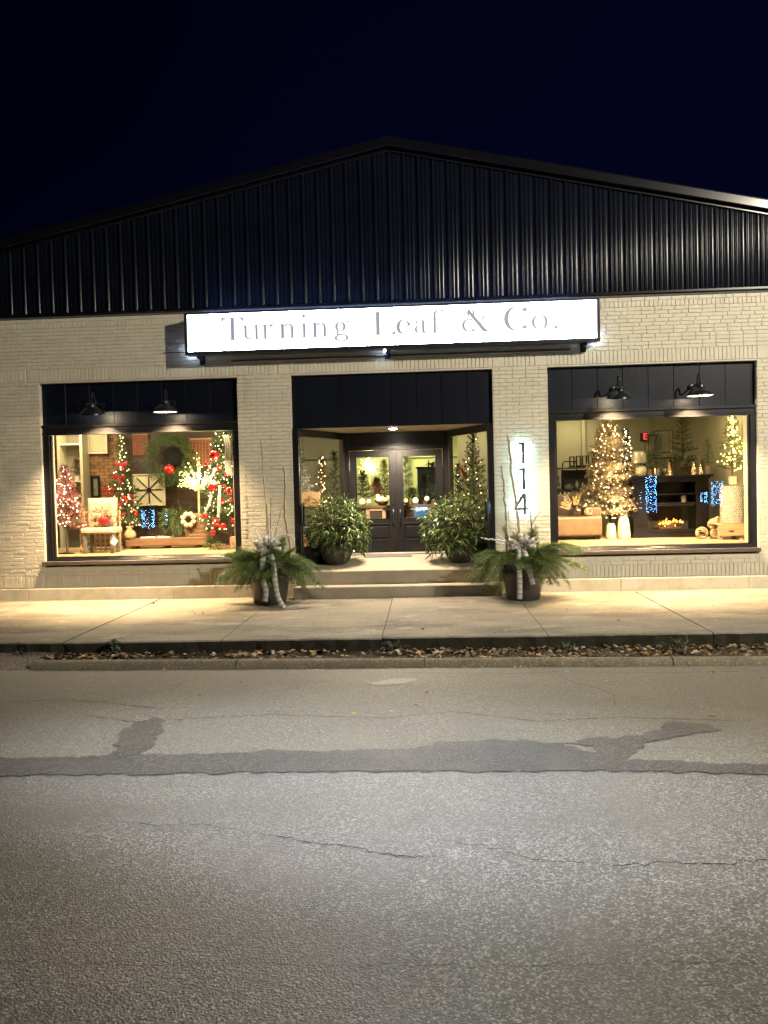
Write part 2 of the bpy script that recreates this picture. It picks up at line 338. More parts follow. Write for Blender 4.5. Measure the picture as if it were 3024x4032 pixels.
crack([(-4,-10.76),(-1.75,-10.74),(-.81,-10.73),(.11,-10.73),(1.29,-10.69),(4,-10.7)],.0035,5)
crack([(1.38,-4.94),(1.49,-5.74),(1.67,-6.0),(1.75,-6.33),(1.65,-6.8)],.014,6,lane)
crack([(-3.2,-6.9),(-2.6,-7.2),(-1.4,-7.0),(-.4,-7.15),(.2,-6.95),(.9,-7.3),(1.6,-7.2),(2.6,-7.35)],.012,7,lane)
crack([(-.3,-5.0),(.8,-5.15),(1.4,-5.05),(2.6,-5.2),(4,-5.1)],.010,8,lane)
crack([(-5,-6.5),(-3.6,-6.3),(-2.9,-6.55),(-2.45,-6.75)],.012,9,lane)
# sidewalk: poured slabs with joints
sw=thing('sidewalk','','',(0,0,0)); del sw['label']; del sw['category']; sw['kind']='structure'
jx=[-12.5,-9.8,-7.1,-4.84,-2.72,-.6,1.54,3.62,5.8,8.2,10.8]
rj=random.Random(4)
def zs(y): return -.02+.011*y
for i in range(len(jx)-1):
    a,c=jx[i]+.005,jx[i+1]-.005; dz=rj.uniform(-.004,.004); ye=-3.76+rj.uniform(-.02,.02)
    b=MB(); nx=14; xs=[a+(c-a)*k/nx for k in range(nx+1)]; ed=[ye+rj.gauss(0,.012) for _ in xs]
    vs=[];fs=[]
    for k,x in enumerate(xs):
        vs+=[(x,.02,zs(.02)+dz),(x,ed[k]+.02,zs(ed[k])+dz),(x,ed[k],zs(ed[k])+dz-.018),(x,ed[k]+rj.gauss(0,.008),zs(ed[k])-.17)]
    for k in range(nx):
        o=4*k; fs+=[(o,o+1,o+5,o+4),(o+1,o+2,o+6,o+5)]
    b.add(vs,fs); n0=len(b.f); b.cur=1; b.add([],[]); 
    for k in range(nx): o=4*k; b.f.append((o+2,o+3,o+7,o+6)); b.mi.append(1)
    for o in (0,4*nx): b.f.append((o,o+1,o+2,o+3)); b.mi.append(1)
    b.build('slab',[m_side,m_kerbside],sw)
b=MB(); b.box(-12.5,10.8,-3.7,.02,-.3,-.075); b.build('slab_bed',m_kerbside,sw)
# verge and kerb
def ky(x): return -4.45-.033*(x+5)   # front foot of kerb
b=MB(); nx=120; vs=[];rr=random.Random(9)
xs=[-4.95+ i*17/nx for i in range(nx+1)]
for x in xs:
    k=ky(x)
    for t in range(5):
        y=-3.74+(k+.16+3.74)*t/4; vs.append((x,y,-.25+rr.uniform(-.015,.02)+(.01 if t in(0,4) else 0)))
b.add(vs,[(5*i+t,5*i+t+1,5*i+t+6,5*i+t+5) for i in range(nx) for t in range(4)]); st('verge',b,m_dirt,smooth=True)
kb=thing('kerb','','',(0,0,0)); del kb['label']; del kb['category']; kb['kind']='structure'
x=-4.95; 
while x<11:
    L=rj.uniform(2.2,3.2); x2=x+L; b=MB(); n=10; vs=[];fs=[]; prof=[(.17,-.26),(.165,-.195),(.14,-.178),(.10,-.17),(.055,-.172),(.022,-.19),(.004,-.215),(-.004,-.275)]
    for i in range(n+1):
        xx=x+.006+(L-.012)*i/n; e=1.
        for dy,z in prof: vs.append((xx,ky(xx)+dy+rj.gauss(0,.002),(-.27+(z+.27)*e if e<1 else z)+rj.gauss(0,.0015)))
    P=len(prof)
    for i in range(n): fs+=[(i*P+k,i*P+k+1,(i+1)*P+k+1,(i+1)*P+k) for k in range(P-1)]
    b.add(vs,fs); b.build('kerb_stone',m_kerb,kb,smooth=True); x=x2
b=MB(); vs=[];fs=[]; nx,ny=30,8
for i in range(nx+1):
    for j in range(ny+1):
        x=-16+11.08*i/nx; y=-3.78-.72*j/ny; vs.append((x,y,-.19-.08*j/ny+rr.uniform(-.006,.012)))
b.add(vs,[(i*(ny+1)+j,i*(ny+1)+j+1,(i+1)*(ny+1)+j+1,(i+1)*(ny+1)+j) for i in range(nx) for j in range(ny)]); st('path',b,m_gravel,smooth=True)
# leaf litter in the verge, and single leaves blown on the road
lm=[leafmat('dry_leaf_a',(.09,.055,.03),(.24,.16,.09),.7,.2,.6),leafmat('dry_leaf_b',(.30,.24,.17),(.42,.35,.27),.7,.2,.4),leafmat('dry_leaf_c',(.38,.22,.06),(.42,.30,.12),.7,.2,.3)]
rn=np.random.RandomState(3)
def leaves(n,fx,fy,z,s0,s1,tilt=.7):
    c=np.stack([fx(n),np.zeros(n),np.zeros(n)],1); c[:,1]=fy(c[:,0]); c[:,2]=z(c[:,0],c[:,1])
    s=rn.uniform(s0,s1,n)[:,None]; az=rn.uniform(0,2*np.pi,n); ti=rn.normal(0,tilt,n)
    u=np.stack([np.cos(az),np.sin(az),np.sin(ti)*.6],1); w=np.stack([-np.sin(az),np.cos(az),rn.normal(0,tilt*.7,n)],1)
    k=np.stack([c-u*s, c-u*s*.2-w*s*.75, c+u*s*1.1, c-u*s*.1+w*s*.75],1); k[:,1,2]+=.4*s[:,0]*rn.rand(n); k[:,3,2]+=.4*s[:,0]*rn.rand(n); return k
def lx(n):
    a=np.concatenate([rn.uniform(-.4,10,int(n*.42))]+[rn.normal(c,.28,int(n*.028)) for c in (.2,.9,1.7,2.9,3.3,4.6,5.6,7)]+[rn.normal(-4.2,.38,int(n*.12)),rn.normal(-2.1,.4,int(n*.08))]); b_=rn.uniform(-5.2,9,n-len(a)); return np.concatenate([a,b_])
V=leaves(2100,lx,lambda x:-3.80-(.46+.02*x)*rn.beta(1.1,1.3,len(x)),lambda x,y:-.232+rn.uniform(0,.05,len(x))*np.exp(-((y+3.95)/.25)**2),.012,.046,.38)
o=tri_mesh('leaf_litter',V,None,None,'stuff',mats=lm,mi=rn.choice(3,len(V),p=[.50,.32,.18]))
for i in range(110):
    x=rj.uniform(-5.5,5.5); y=rj.choice([ky(x)-abs(rj.gauss(0,.10))-.02, rj.uniform(-7.5,-4.9), -rj.uniform(.4,3.6)]) if i>8 else ky(x)-.03-abs(rj.gauss(0,.08))
    zz=zroad(y) if y<-4.4 else zs(y)
    V=leaves(1,lambda n:np.full(n,x),lambda a:np.full(1,y),lambda a,b_:np.full(1,zz+.010),.014,.036,.3)
    tri_mesh('fallen_leaf',V,lm[rj.choice([1,1,2,0])],lane if y<-4.4 else sw)
# ------------------------------------------------------------------ the shop building
BX0,BX1=-10.0,9.2
shop=thing('storefront_building','single storey shop of cream painted brick with black metal gable and two display windows','building',(0,0,0))
wall=MB()
H=.30
for a,c,z0,z1 in ((BX0,-6.962,.0,5.11),(-6.962,-3.318,0,.60),(-3.318,-2.352,0,5.11),(1.237,2.193,0,5.11),(2.193,5.787,0,.60),(5.787,BX1,0,5.11)):
    wall.box(a,c,.008,H,z0,z1)
for a,c in ((-6.962,-3.318),(-2.352,1.237),(2.193,5.787)): wall.box(a,c,.008,H,3.975,5.11)
wall=wall.build('wall',m_mortar,shop)
# bricks ------------------------------------------------------------
def brick_geo(w,h,dep=.012,ch=.004,jit=0.,rg=random):
    x,z=w/2,h/2
    j=lambda: rg.uniform(-jit,jit)
    F=[(-x+ch+j(),-dep,-z+ch+j()),(x-ch+j(),-dep,-z+ch+j()),(x-ch+j(),-dep,z-ch+j()),(-x+ch+j(),-dep,z-ch+j())]
    E_=[(-x,-dep+ch,-z),(x,-dep+ch,-z),(x,-dep+ch,z),(-x,-dep+ch,z)]; Bk=[(-x,.004,-z),(x,.004,-z),(x,.004,z),(-x,.004,z)]
    v=F+E_+Bk; f=[(0,1,2,3)]+[(4+i,4+(i+1)%4,(i+1)%4,i) for i in range(4)]+[(8+i,8+(i+1)%4,4+(i+1)%4,4+i) for i in range(4)]
    return v,f
def brick_mesh(w,h,name='brick',dep=.012):
    v,f=brick_geo(w,h,dep,jit=.0015); me=bpy.data.meshes.new(name); me.from_pydata(v,[],f); me.materials.append(m_brick); return me
CO=.0679; BW=.2305; J=.009
bricks=[] # (cx,cz,w,h)
rb=random.Random(21)
def run(x0,x1,z,h,w,off=0.,odd=.06):
    x=x0-off
    while x<x1-.01:
        ww=w if rb.random()>odd else w/2
        a=max(x,x0); c=min(x+ww,x1)
        if c-a>.03: bricks.append(((a+c)/2,z+h/2,c-a-J,h-J))
        x+=ww
def field(x0,x1,z0,n,h=CO,w=BW,s=0):
    for k in range(n): run(x0,x1,z0+k*h,h,w,(w/2 if (k+s)%2 else 0)+ (0 if (x1-x0)<1.2 else rb.choice([0,0,.03])))
piers=[(BX0,-6.962),(-3.318,-2.352),(1.237,2.193),(5.787,BX1)]
for a,c in piers: field(a,c,.438,52)
for a,c in ((-6.962,-3.318),(2.193,5.787)): field(a,c,.438,2,w=.2305)
SOL=.0718
for a,c in piers+[(-6.962,-3.318),(2.193,5.787)]: run(a,c,.222,.216,SOL,0,0)
blocks=[(-7.18,-6.97),(-3.31,-3.10),(-2.575,-2.36),(1.24,1.455),(1.975,2.19),(5.79,6.02)]
segs=[];x=BX0
for a,c in blocks: segs.append((x,a)); x=c
segs.append((x,BX1))
for a,c in segs: run(a,c,3.972,.226,SOL,0,0)
for a,c in blocks: bricks.append(((a+c)/2,4.085,c-a-J,.226-J))
field(BX0,BX1,4.198,11,.0668)
run(BX0,BX1,4.933,.107,.0755,0,0)
run(BX0,BX1,5.040,.068,.2305,.05,.02)
# those that show largest are single objects, the others one joined part
cache={}; joined_v=[];joined_f=[]
camp=np.array([0,-13.7,1.85])
bricks=[q for q in bricks if not(-4.05<q[0]<2.95 and 4.36<q[1]<4.98)]
vis=[q for q in bricks if -7.6<q[0]<6.0]
vis.sort(key=lambda q:-(q[2]*q[3])/((q[0]-0)**2+13.7**2+(q[1]-1.85)**2))
single=set(id(q) for q in vis[:300])
def jb(q,dep,rg):
    v,f=brick_geo(q[2],q[3],dep,.0035,.0016,rg); b0=len(joined_v)
    joined_v.extend([(a+q[0],b_+.008,c+q[1]) for a,b_,c in v]); joined_f.extend([tuple(b0+i for i in ff) for ff in f])
for q in bricks:
    dep=.0115+rb.uniform(-.002,.0025)
    if id(q) in single:
        k=(round(q[2],3),round(q[3],3),rb.randrange(3))
        if k not in cache: cache[k]=brick_mesh(q[2],q[3])
        o=meshobj('brick',cache[k],(q[0],.008-(dep-.012),q[1]),wall,scale=None)
    else: jb(q,dep,rb)
me=bpy.data.meshes.new('brick_field'); me.from_pydata(joined_v,[],joined_f); me.materials.append(m_brick)
o=bpy.data.objects.new('brick_field',me); COL.objects.link(o); o.parent=wall; o['kind']='stuff'
# jamb returns beside the openings
b=MB()
for xj,sg in ((-6.962,1),(-3.318,-1),(-2.352,1),(1.237,-1),(2.193,1),(5.787,-1)):
    for k in range(52 if abs(xj)<3.0 and xj in(-2.352,1.237) else 50):
        z=.438+k*CO
        if xj in(-6.962,-3.318,2.193,5.787) and z<.66: continue
        b.box(xj-.003 if sg>0 else xj-.004,xj+.004 if sg>0 else xj+.003,.0,.115,z+.0045,z+CO-.0045)
b.build('jamb_returns',m_brick,wall,kind='stuff')
# plinth, lintels, flashing
for a,c in ((BX0,-7.3),(-7.294,-4.6),(-4.594,-2.35),(1.3,3.4),(3.406,5.6),(5.606,BX1)):
    b=MB(); b.box(a,c,-.018,.008,-.06,.205); b.build('plinth',m_plinth,shop,bevel=.006)
b=MB()
for a,c in ((-6.962,-3.318),(-2.352,1.237),(2.193,5.787)): b.box(a,c,-.004,.12,3.945,3.971)
b.build('lintel',m_brick,shop)
b=MB(); b.box(BX0,BX1,-.012,.1,5.110,5.152); b.build('flashing',m_coping,shop,bevel=.004)
# gable of ribbed metal panels ---------------------------------------
PX,PZ,SL=-.5,7.88,.2145
def ztop(x): return PZ-abs(x-PX)*SL
PI_=.2555
prof=[(0,0),(.012,-.002),(.024,-.026),(.030,-.030),(.046,-.030),(.052,-.026),(.064,-.002),(.075,0),(.105,0),(.112,-.005),(.122,-.006),(.129,0),(.172,0),(.179,-.005),(.189,-.006),(.196,0),(PI_,0)]
i=0; x=BX0
while x<BX1:
    b=MB(); vs=[]
    for u,d in prof:
        xx=min(x+u,BX1); vs+=[(xx,d-.012,5.185),(xx,d-.012,ztop(xx)-.01)]
    b.add(vs,[(2*k,2*k+2,2*k+3,2*k+1) for k in range(len(prof)-1)]); b.build('siding_panel',m_siding,shop,smooth=True,auto=60); x+=PI_
b=MB(); b.add([(BX0,.02,5.15),(BX1,.02,5.15),(BX1,.02,ztop(BX1)),(PX,.02,PZ),(BX0,.02,ztop(BX0))],[(0,1,2,3,4)]); b.build('gable_backing',m_black,shop)
b=MB(); b.box(BX0,BX1,-.055,.03,5.153,5.2); b.build('base_trim',m_trim,shop,bevel=.006)
def rake(a,c,y0,y1,z0,z1,name,m):
    b=MB(); v=[]
    for x_ in (a,c):
        zt=ztop(x_); v+=[(x_,y0,zt+z0),(x_,y1,zt+z0),(x_,y1,zt+z1),(x_,y0,zt+z1)]
    b.add(v,[(0,1,2,3),(7,6,5,4),(0,4,5,1),(1,5,6,2),(2,6,7,3),(3,7,4,0)]); return b.build(name,m,shop,bevel=.008)
for a,c in ((BX0-.2,PX),(PX,BX1+.2)):
    rake(a,c,-.06,.05,-.085,-.035,'rake_moulding',m_trim); rake(a,c,-.16,.05,-.025,.125,'rake_trim',m_trim)
    b=MB(); v=[]
    for x_ in (a,c): v+=[(x_,-.13,ztop(x_)+.127),(x_,9,ztop(x_)+.127),(x_,9,ztop(x_)+.15),(x_,-.13,ztop(x_)+.15)]
    b.add(v,[(0,1,2,3),(7,6,5,4),(0,4,5,1),(1,5,6,2),(2,6,7,3),(3,7,4,0)]); b.build('roof',m_siding,shop)
# shell of the building behind
b=MB(); b.box(BX0,BX0+.2,H,9,0,5.7); b.box(BX1-.2,BX1,H,9,0,5.7); b.box(BX0,BX1,8.8,9,0,5.7); b.build('rear_walls',m_siding,shop)
# ------------------------------------------------------------------ display windows
def window(x0,x1,label):
    f=MB()
    # painted boards above
    b=MB(); b.box(x0,x1,.121,.132,3.19,3.97); b.build('header_backing',m_dark,shop)
    n=6 if x0<0 else 9; wb=(x1-x0)/8.15
    k=0; x=x0
    while x<x1-.01:
        b=MB(); b.box(x+.003,min(x+wb,x1)-.003,.085+.003*(k%3),.12,3.19,3.945); b.build('header_board',m_dark,shop,bevel=.003); x+=wb;k+=1
    f.box(x0,x1,.02,.13,3.135,3.19); f.box(x0,x1,.05,.13,3.045,3.134); f.box(x0,x1,.035,.13,3.005,3.044)
    f.box(x0,x0+.13,.045,.13,.70,3.005); f.box(x1-.10,x1,.045,.13,.70,3.005)
    f.box(x0+.131,x0+.16,.075,.13,.76,3.0); f.box(x1-.13,x1-.101,.075,.13,.76,3.0)
    f.box(x0+.131,x1-.101,.02,.13,.70,.727); f.box(x0+.131,x1-.101,.05,.13,.7275,.748); f.box(x0+.131,x1-.101,.08,.13,.7485,.772)
    w=f.build('window_frame',m_frame,shop,bevel=.004)
    s=MB(); s.box(x0-.045,x1+.02,-.055,.045,.632,.699); s.build('sill',m_sill,shop,bevel=.005)
    g=MB(); g.box(x0+.15,x1-.12,.112,.118,.76,3.01); g.build('pane',m_gls,w)
window(-6.962,-3.318,''); window(2.193,5.787,'')
# ------------------------------------------------------------------ recessed entrance
b=MB(); b.box(-2.352,1.237,.1105,.125,3.0,3.97); b.build('header_backing',m_dark,shop)
nb=8; x0,x1=-2.352,1.237; wb=(x1-x0)/nb
for k in range(nb):
    b=MB(); b.box(x0+k*wb+.003,x0+(k+1)*wb-.003,.07+.002*(k%2),.11,3.0,3.945); b.build('header_board',m_dark,shop,bevel=.003)
b=MB(); b.add([(-2.352,.111,3.0),(1.237,.111,3.0),(1.237,1.75,3.0),(-2.352,1.75,3.0)],[(0,1,2,3)]); b.box(-2.352,1.237,.111,1.75,3.002,3.03); b.build('porch_ceiling',mat('porch_ceiling_board',(.50,.42,.33),.7,var=.12,vs=6,bump=.2,stretch=(.4,3,1)),shop)
LA,LB=(-2.30,.10),(-1.60,1.5); RA,RB=(1.19,.10),(.50,1.5)
for A,B_ in ((LA,LB),(RA,RB)):
    f=MB(); f.bar(A,B_,.09,2.87,2.999); f.bar(A,B_,.09,.50,.86)
    d=(Vector(B_)-Vector(A)).normalized(); 
    f.bar(A,tuple(Vector(A)+d*.06),.09,.861,2.869); f.bar(tuple(Vector(B_)-d*.07),B_,.09,.861,2.869)
    o=f.build('side_window_frame',m_frame,shop,bevel=.004)
    g=MB(); g.bar(tuple(Vector(A)+d*.06),tuple(Vector(B_)-d*.07),.006,.861,2.869); g.build('pane',m_gls,o)
for q in ((-2.352,-2.24),(1.125,1.237)): b=MB(); b.box(q[0],q[1],.0,.10,.43,3.0); b.build('entrance_post',m_frame,shop,bevel=.005)
# wall round the doors
f=MB(); y=1.5
f.box(-1.64,-1.478,y-.04,y+.08,.58,2.999); f.box(.362,.54,y-.04,y+.08,.58,2.999); f.box(-1.478,.362,y-.02,y+.08,2.675,2.999)
f.box(-1.50,-1.478,y-.055,y+.02,.6,2.66)
f.box(.362,.384,y-.055,y+.02,.6,2.66); f.box(-1.5,.384,y-.05,y+.02,2.645,2.674)
for bx in (-1.03,-.56,-.08): f.box(bx-.035,bx+.035,y-.033,y-.02,2.74,2.998)
f.box(-1.478,.362,y-.03,y-.02,2.675,2.73)
f.build('door_surround',m_frame,shop,bevel=.004)
m_hand=mat('dark_nickel',(.10,.095,.09),.25,.9)
def door(xa,xb,hx):
    d=MB(); y0,y1=1.47,1.515
    gl=(xa+.14,xb-.14)
    d.box(xa+.003,gl[0],y0,y1,.625,2.64); d.box(gl[1],xb-.003,y0,y1,.625,2.64)
    d.box(gl[0],gl[1],y0,y1,2.51,2.64); d.box(gl[0],gl[1],y0,y1,1.18,1.30); d.box(gl[0],gl[1],y0,y1,.625,.88)
    d.box(gl[0],gl[1],y0+.018,y1-.01,.88,1.18)
    o=d.build('door',m_frame,shop,bevel=.003)
    p=MB(); w=.018
    for a,c,z0,z1 in ((gl[0],gl[1],1.30,2.51),(gl[0],gl[1],.88,1.18)):
        p.box(a,c,y0-.008,y0+.006,z0-w,z0); p.box(a,c,y0-.008,y0+.006,z1,z1+w); p.box(a-w,a,y0-.008,y0+.006,z0-w,z1+w); p.box(c,c+w,y0-.008,y0+.006,z0-w,z1+w)
    p.build('moulding',m_frame,o,bevel=.003)
    p=MB(); p.box(gl[0]+.04,gl[1]-.04,y0+.006,y0+.018,.92,1.14); p.build('raised_panel',m_frame,o,bevel=.01)
    g=MB(); g.box(gl[0],gl[1],y0+.02,y0+.026,1.30,2.51); g.build('pane',m_gls,o)
    h=MB(); h.box(hx-.028,hx+.028,y0-.012,y0,1.41,1.50); h.tube([(hx,y0-.01,1.47),(hx,y0-.06,1.46),(hx,y0-.075,1.40),(hx,y0-.075,1.26),(hx,y0-.05,1.19),(hx,y0-.005,1.18)],.011,8); h.box(hx-.022,hx+.022,y0-.012,y0,1.15,1.21)
    h.build('handle',m_hand,o,smooth=True,auto=40)
    if hx<-.56:
        h=MB(); h.box(hx-.032,hx+.032,y0-.014,y0,1.565,1.645); h.lathe([(0.001,0),(.02,0),(.02,.02),(.001,.02)],12,(0,0,0)); h.build('deadbolt',m_hand,o,bevel=.003)
    return o
dl=door(-1.474,-.562,-.628); dr=door(-.558,.358,-.494)
b=MB(); b.box(-.575,-.543,1.455,1.47,.63,2.64); b.build('astragal',m_frame,shop,bevel=.003)
b=MB(); b.box(-1.5,.384,1.36,1.52,.598,.624); b.build('threshold',mat('aluminium_threshold',(.7,.66,.6),.35,.6),shop,bevel=.003)
# landing and steps
st_=thing('steps','','',(0,0,0)); del st_['label']; del st_['category']; st_['kind']='structure'
b=MB(); v=[(-2.345,-.025,.187),(1.24,-.025,.187),(-2.345,-.025,.428),(1.24,-.025,.428),(-2.345,1.6,.61),(1.24,1.6,.61)]
b.add(v,[(0,1,3,2),(2,3,5,4)]); b.add([(-2.345,-.025,-.05),(-2.345,-.025,.428),(-2.345,.5,.49),(-2.345,.5,-.05)],[(0,1,2,3)]); b.add([(1.24,-.025,-.05),(1.24,-.025,.428),(1.24,.5,.49),(1.24,.5,-.05)],[(3,2,1,0)])
b.build('landing',m_step,st_,bevel=.012)
b=MB(); b.box(-2.345,1.30,-.335,-.026,-.06,.183); b.build('step',m_step,st_,bevel=.014)
b=MB(); m=b
v=[(-1.20,1.13),(-.28,1.13),(-.28,1.36),(-1.20,1.36)]; zz=lambda y:.428+(y+.025)*.112
b.add([(x_,y_,zz(y_)+.014) for x_,y_ in v]+[(x_,y_,zz(y_)) for x_,y_ in v],[(0,1,2,3),(4,5,1,0),(5,6,2,1),(7,4,0,3)])
tag(b.build('doormat',mat('grey_doormat',(.16,.14,.145),.95,var=.2,vs=60)),'thin grey doormat lying before the double doors','doormat')
# ------------------------------------------------------------------ illuminated sign
m_signbox=mat('sign_housing',(.035,.04,.055),.35,.5,var=.1)
m_face=mat('sign_face',(.9,.9,.9),.4,emit=(.90,.95,1.0),es=1.3)
m_letter=mat('letter_film',(.30,.31,.34),.5,emit=(.22,.25,.34),es=.8,nosample=True)
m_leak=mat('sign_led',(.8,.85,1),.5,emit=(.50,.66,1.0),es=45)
sg=thing('shop_sign','long white backlit sign box lettered Turning Leaf & Co. mounted above the entrance','shop sign',(-.546,-.2,4.30))
b=MB(); X0,X1,Z0,Z1=-4.137,3.044,4.302,5.040
b.box(X0,X1,-.29,-.10,Z0+.02,Z1-.02)
b.box(X0,X1,-.355,-.291,Z0,Z0+.062); b.box(X0,X1,-.355,-.291,Z1-.036,Z1); b.box(X0,X0+.045,-.355,-.291,Z0+.0625,Z1-.0365); b.box(X1-.045,X1,-.355,-.291,Z0+.0625,Z1-.0365)
b.build('housing',m_signbox,sg,bevel=.004)
b=MB(); b.box(X0+.045,X1-.045,-.335,-.292,Z0+.063,Z1-.037); b.build('face',m_face,sg)
for za,zb in ((4.366,4.425),(4.952,5.0)): b=MB(); b.box(X0+.06,X1-.06,-.3375,-.3355,za,zb); b.build('added_face_strip',mat('added_strip_glow',(.9,.9,1),.4,emit=(.86,.92,1.0),es=85),sg)  # glowing strips added on the face to strengthen the sign's light on the road
for bx in (-3.93,-.60,2.82):
    b=MB(); b.box(bx-.022,bx+.022,-.27,.0,Z0-.045,Z0-.001); b.box(bx-.05,bx+.05,-.012,.0,Z0-.12,Z0+.05); b.build('bracket',m_signbox,sg,bevel=.003)
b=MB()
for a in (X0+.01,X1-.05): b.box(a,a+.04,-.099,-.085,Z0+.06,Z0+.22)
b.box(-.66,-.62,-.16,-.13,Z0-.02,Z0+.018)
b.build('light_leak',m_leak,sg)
b=MB(); b.box(X0+.3,X1-.3,-.285,-.270,Z1-.0195,Z1-.016); b.build('added_siding_light',mat('added_siding_glow',(.8,.85,1),.5,emit=(.30,.50,1.0),es=110),sg)  # added strip, unseen from the front, puts a blue glow on the siding
b=MB(); b.tube([(X0-.5,-.012,Z0+.12),(X0+.1,-.012,Z0+.12)],.007,6); b.tube([(-3.4,-.018,Z0-.07),(2.6,-.018,Z0-.07)],.012,6); b.build('conduit',m_signbox,sg)
# letters, in units of 81 to the cap height
U=.39/81
def ell(cx,cz,rx,rz,a,n=28): return [(cx+rx*math.cos(R(t)),cz+rz*math.sin(R(t))) for t in [a[0]+(a[1]-a[0])*i/n for i in range(n+1)]]
def rect(x0,z0,x1,z1): return [(x0,z0),(x1,z0),(x1,z1),(x0,z1)]
def crescent(cx,cz,rx,rz,ix,iz,a0,a1,dx=0,n=26):
    o=ell(cx,cz,rx,rz,(a0,a1),n); i=ell(cx+dx,cz,ix,iz,(a0,a1),n)
    return [[o[k],o[k+1],i[k+1],i[k]] for k in range(n)]
def serif(x,z,w,up=1): return [(x-w,z),(x+w,z),(x+w*.35,z+2.4*up),(x-w*.35,z+2.4*up)]
def disc(cx,cz,r): return ell(cx,cz,r,r,(0,345),22)
def stem(x0,x1,z0,z1,low=True,top=True,sw=9):
    L=[rect(x0,z0,x1,z1)]; c=(x0+x1)/2
    if low: L.append(serif(c,z0,sw))
    if top: L.append([(x0-9,z1-2.5),(x0+1,z1-5),(x0+1,z1),(x1,z1+1)])
    return L
GL={}
GL['T']=[rect(34,0,46,80),serif(40,0,20),rect(2,78,78,80.5)]+[[(0,81),(0,62),(3,68),(10,76),(22,80)],[(80,81),(58,80),(70,76),(77,68),(80,62)]]
GL['u']=stem(8,16,14,50,False)+crescent(26,15,18,15,10,12,180,300)+stem(48,56,0,50,True)
GL['r']=stem(6,14,0,50)+crescent(26,36,12,14,9,12,60,150)+[ [(24,48),(30,44),(36,44),(40,49),(36,52)]]
GL['n']=stem(5,15,0,50)+crescent(31,35,18,16,10,13,0,150)+stem(41,49,0,36,True,False)
GL['i']=stem(6,14,0,50)+[disc(9,76,5.6)]
GL['g']=crescent(22,34,19,17,10,15,0,360)+crescent(25,-6,25,13,17,10,0,360)+[[(36,44),(46,52),(54,54),(54,50),(46,48)],[(8,20),(14,18),(12,8),(28,7),(28,4),(8,5)]]
GL['L']=[rect(12,0,24,80),serif(18,0,18),[(0,81),(36,81),(24,78.6),(12,78.6)],rect(10,0,66,2),[(80,25),(77,12),(72,5),(60,1.5),(48,0),(80,0)]]
GL['e']=crescent(25,25,25,26,15,24,20,320,dx=2)+[rect(10,28,46,30),[(40,30),(50,30),(49,38),(42,40)]]
GL['a']=crescent(18,14,17,14,9,12,90,300)+[rect(28,6,36,38)]+crescent(24,37,12,14,5,12,0,110)+[disc(8,40,4),[(28,8),(36,8),(38,4),(46,5),(40,0),(32,0)]]
GL['f']=[rect(10,0,18,66),serif(14,0,13),rect(0,47,32,49)]+crescent(31,64,21,19,13,17,95,180)+[disc(42,80,5)]
GL['&']=crescent(26,22,26,23,17,20,60,320)+[[(20,70),(28,76),(86,4),(78,-1),(72,2)]]+crescent(32,66,13,15,7,13.5,-40,250)+[rect(56,50,92,52),[(76,51),(82,51),(64,26),(61,24)],[(72,3),(82,-2),(94,0),(94,2),(84,5)]]+crescent(28,22,30,23,27,21,285,345)
GL['C']=crescent(42,40,42,43,30,41,38,322,dx=3)+[[(80,80),(80,57),(74,66),(66,74)],[(80,25),(78,3),(64,8),(72,12)]]
GL['o']=crescent(28,25,28,27,19,25.5,0,360)
GL['.']=[disc(6,5,5.6)]
for ch,x in (('T',-3.48),('u',-3.115),('r',-2.76),('n',-2.455),('i',-2.075),('n',-1.885),('g',-1.50),('L',-.83),('e',-.425),('a',-.115),('f',.17),('&',.705),('C',1.425),('o',1.895),('.',2.27)):
    b=MB(); sx=1.
    for poly in GL[ch]:
        if sum((poly[i][0]*poly[(i+1)%len(poly)][1]-poly[(i+1)%len(poly)][0]*poly[i][1]) for i in range(len(poly)))<0: poly=poly[::-1]
        n=len(poly); F=[(x+px*U*sx,-.3385,4.545+pz*U) for px,pz in poly]; B_=[(a,-.335,c) for a,_,c in F]
        b.add(F+B_,[tuple(range(n))]+[(i,n+i,n+(i+1)%n,(i+1)%n) for i in range(n)])
    b.build('letter',m_letter,sg)
# ------------------------------------------------------------------ halo lit house number
hn=thing('house_number','dark metal numerals 1 1 4 stacked on the brick pier in a cyan white halo','house number',(1.70,-.05,1.36))
m_num=mat('dark_numeral_metal',(.17,.18,.18),.4,.6); m_halo=mat('halo_led',(.8,1,1),.5,emit=(.50,.92,1.0),es=60)
def digit(polys,x,z):
    f=MB(); g=MB()
    for poly in polys:
        if sum((poly[i][0]*poly[(i+1)%len(poly)][1]-poly[(i+1)%len(poly)][0]*poly[i][1]) for i in range(len(poly)))<0: poly=poly[::-1]
        n=len(poly); F=[(x+a,-.085,z+c) for a,c in poly]; B_=[(a,-.062,c) for a,_,c in F]
        f.add(F+B_,[tuple(range(n)),tuple(range(n,2*n))[::-1]]+[(i,n+i,n+(i+1)%n,(i+1)%n) for i in range(n)])
        cx=sum(p[0] for p in poly)/n; cz=sum(p[1] for p in poly)/n
        G=[(x+cx+(a-cx)*.8,-.060,z+cz+(c-cz)*.93) for a,c in poly]; g.add(G,[tuple(range(n))[::-1]])
    o=f.build('digit',m_num,hn,bevel=.002); g.build('halo_light',m_halo,o)
one=[[(.052,0),(.104,0),(.104,.38),(.052,.38)],[(-.005,.33),(.051,.33),(.051,.38),(-.005,.38)]]
digit(one,1.66,2.258); digit(one,1.663,1.806)
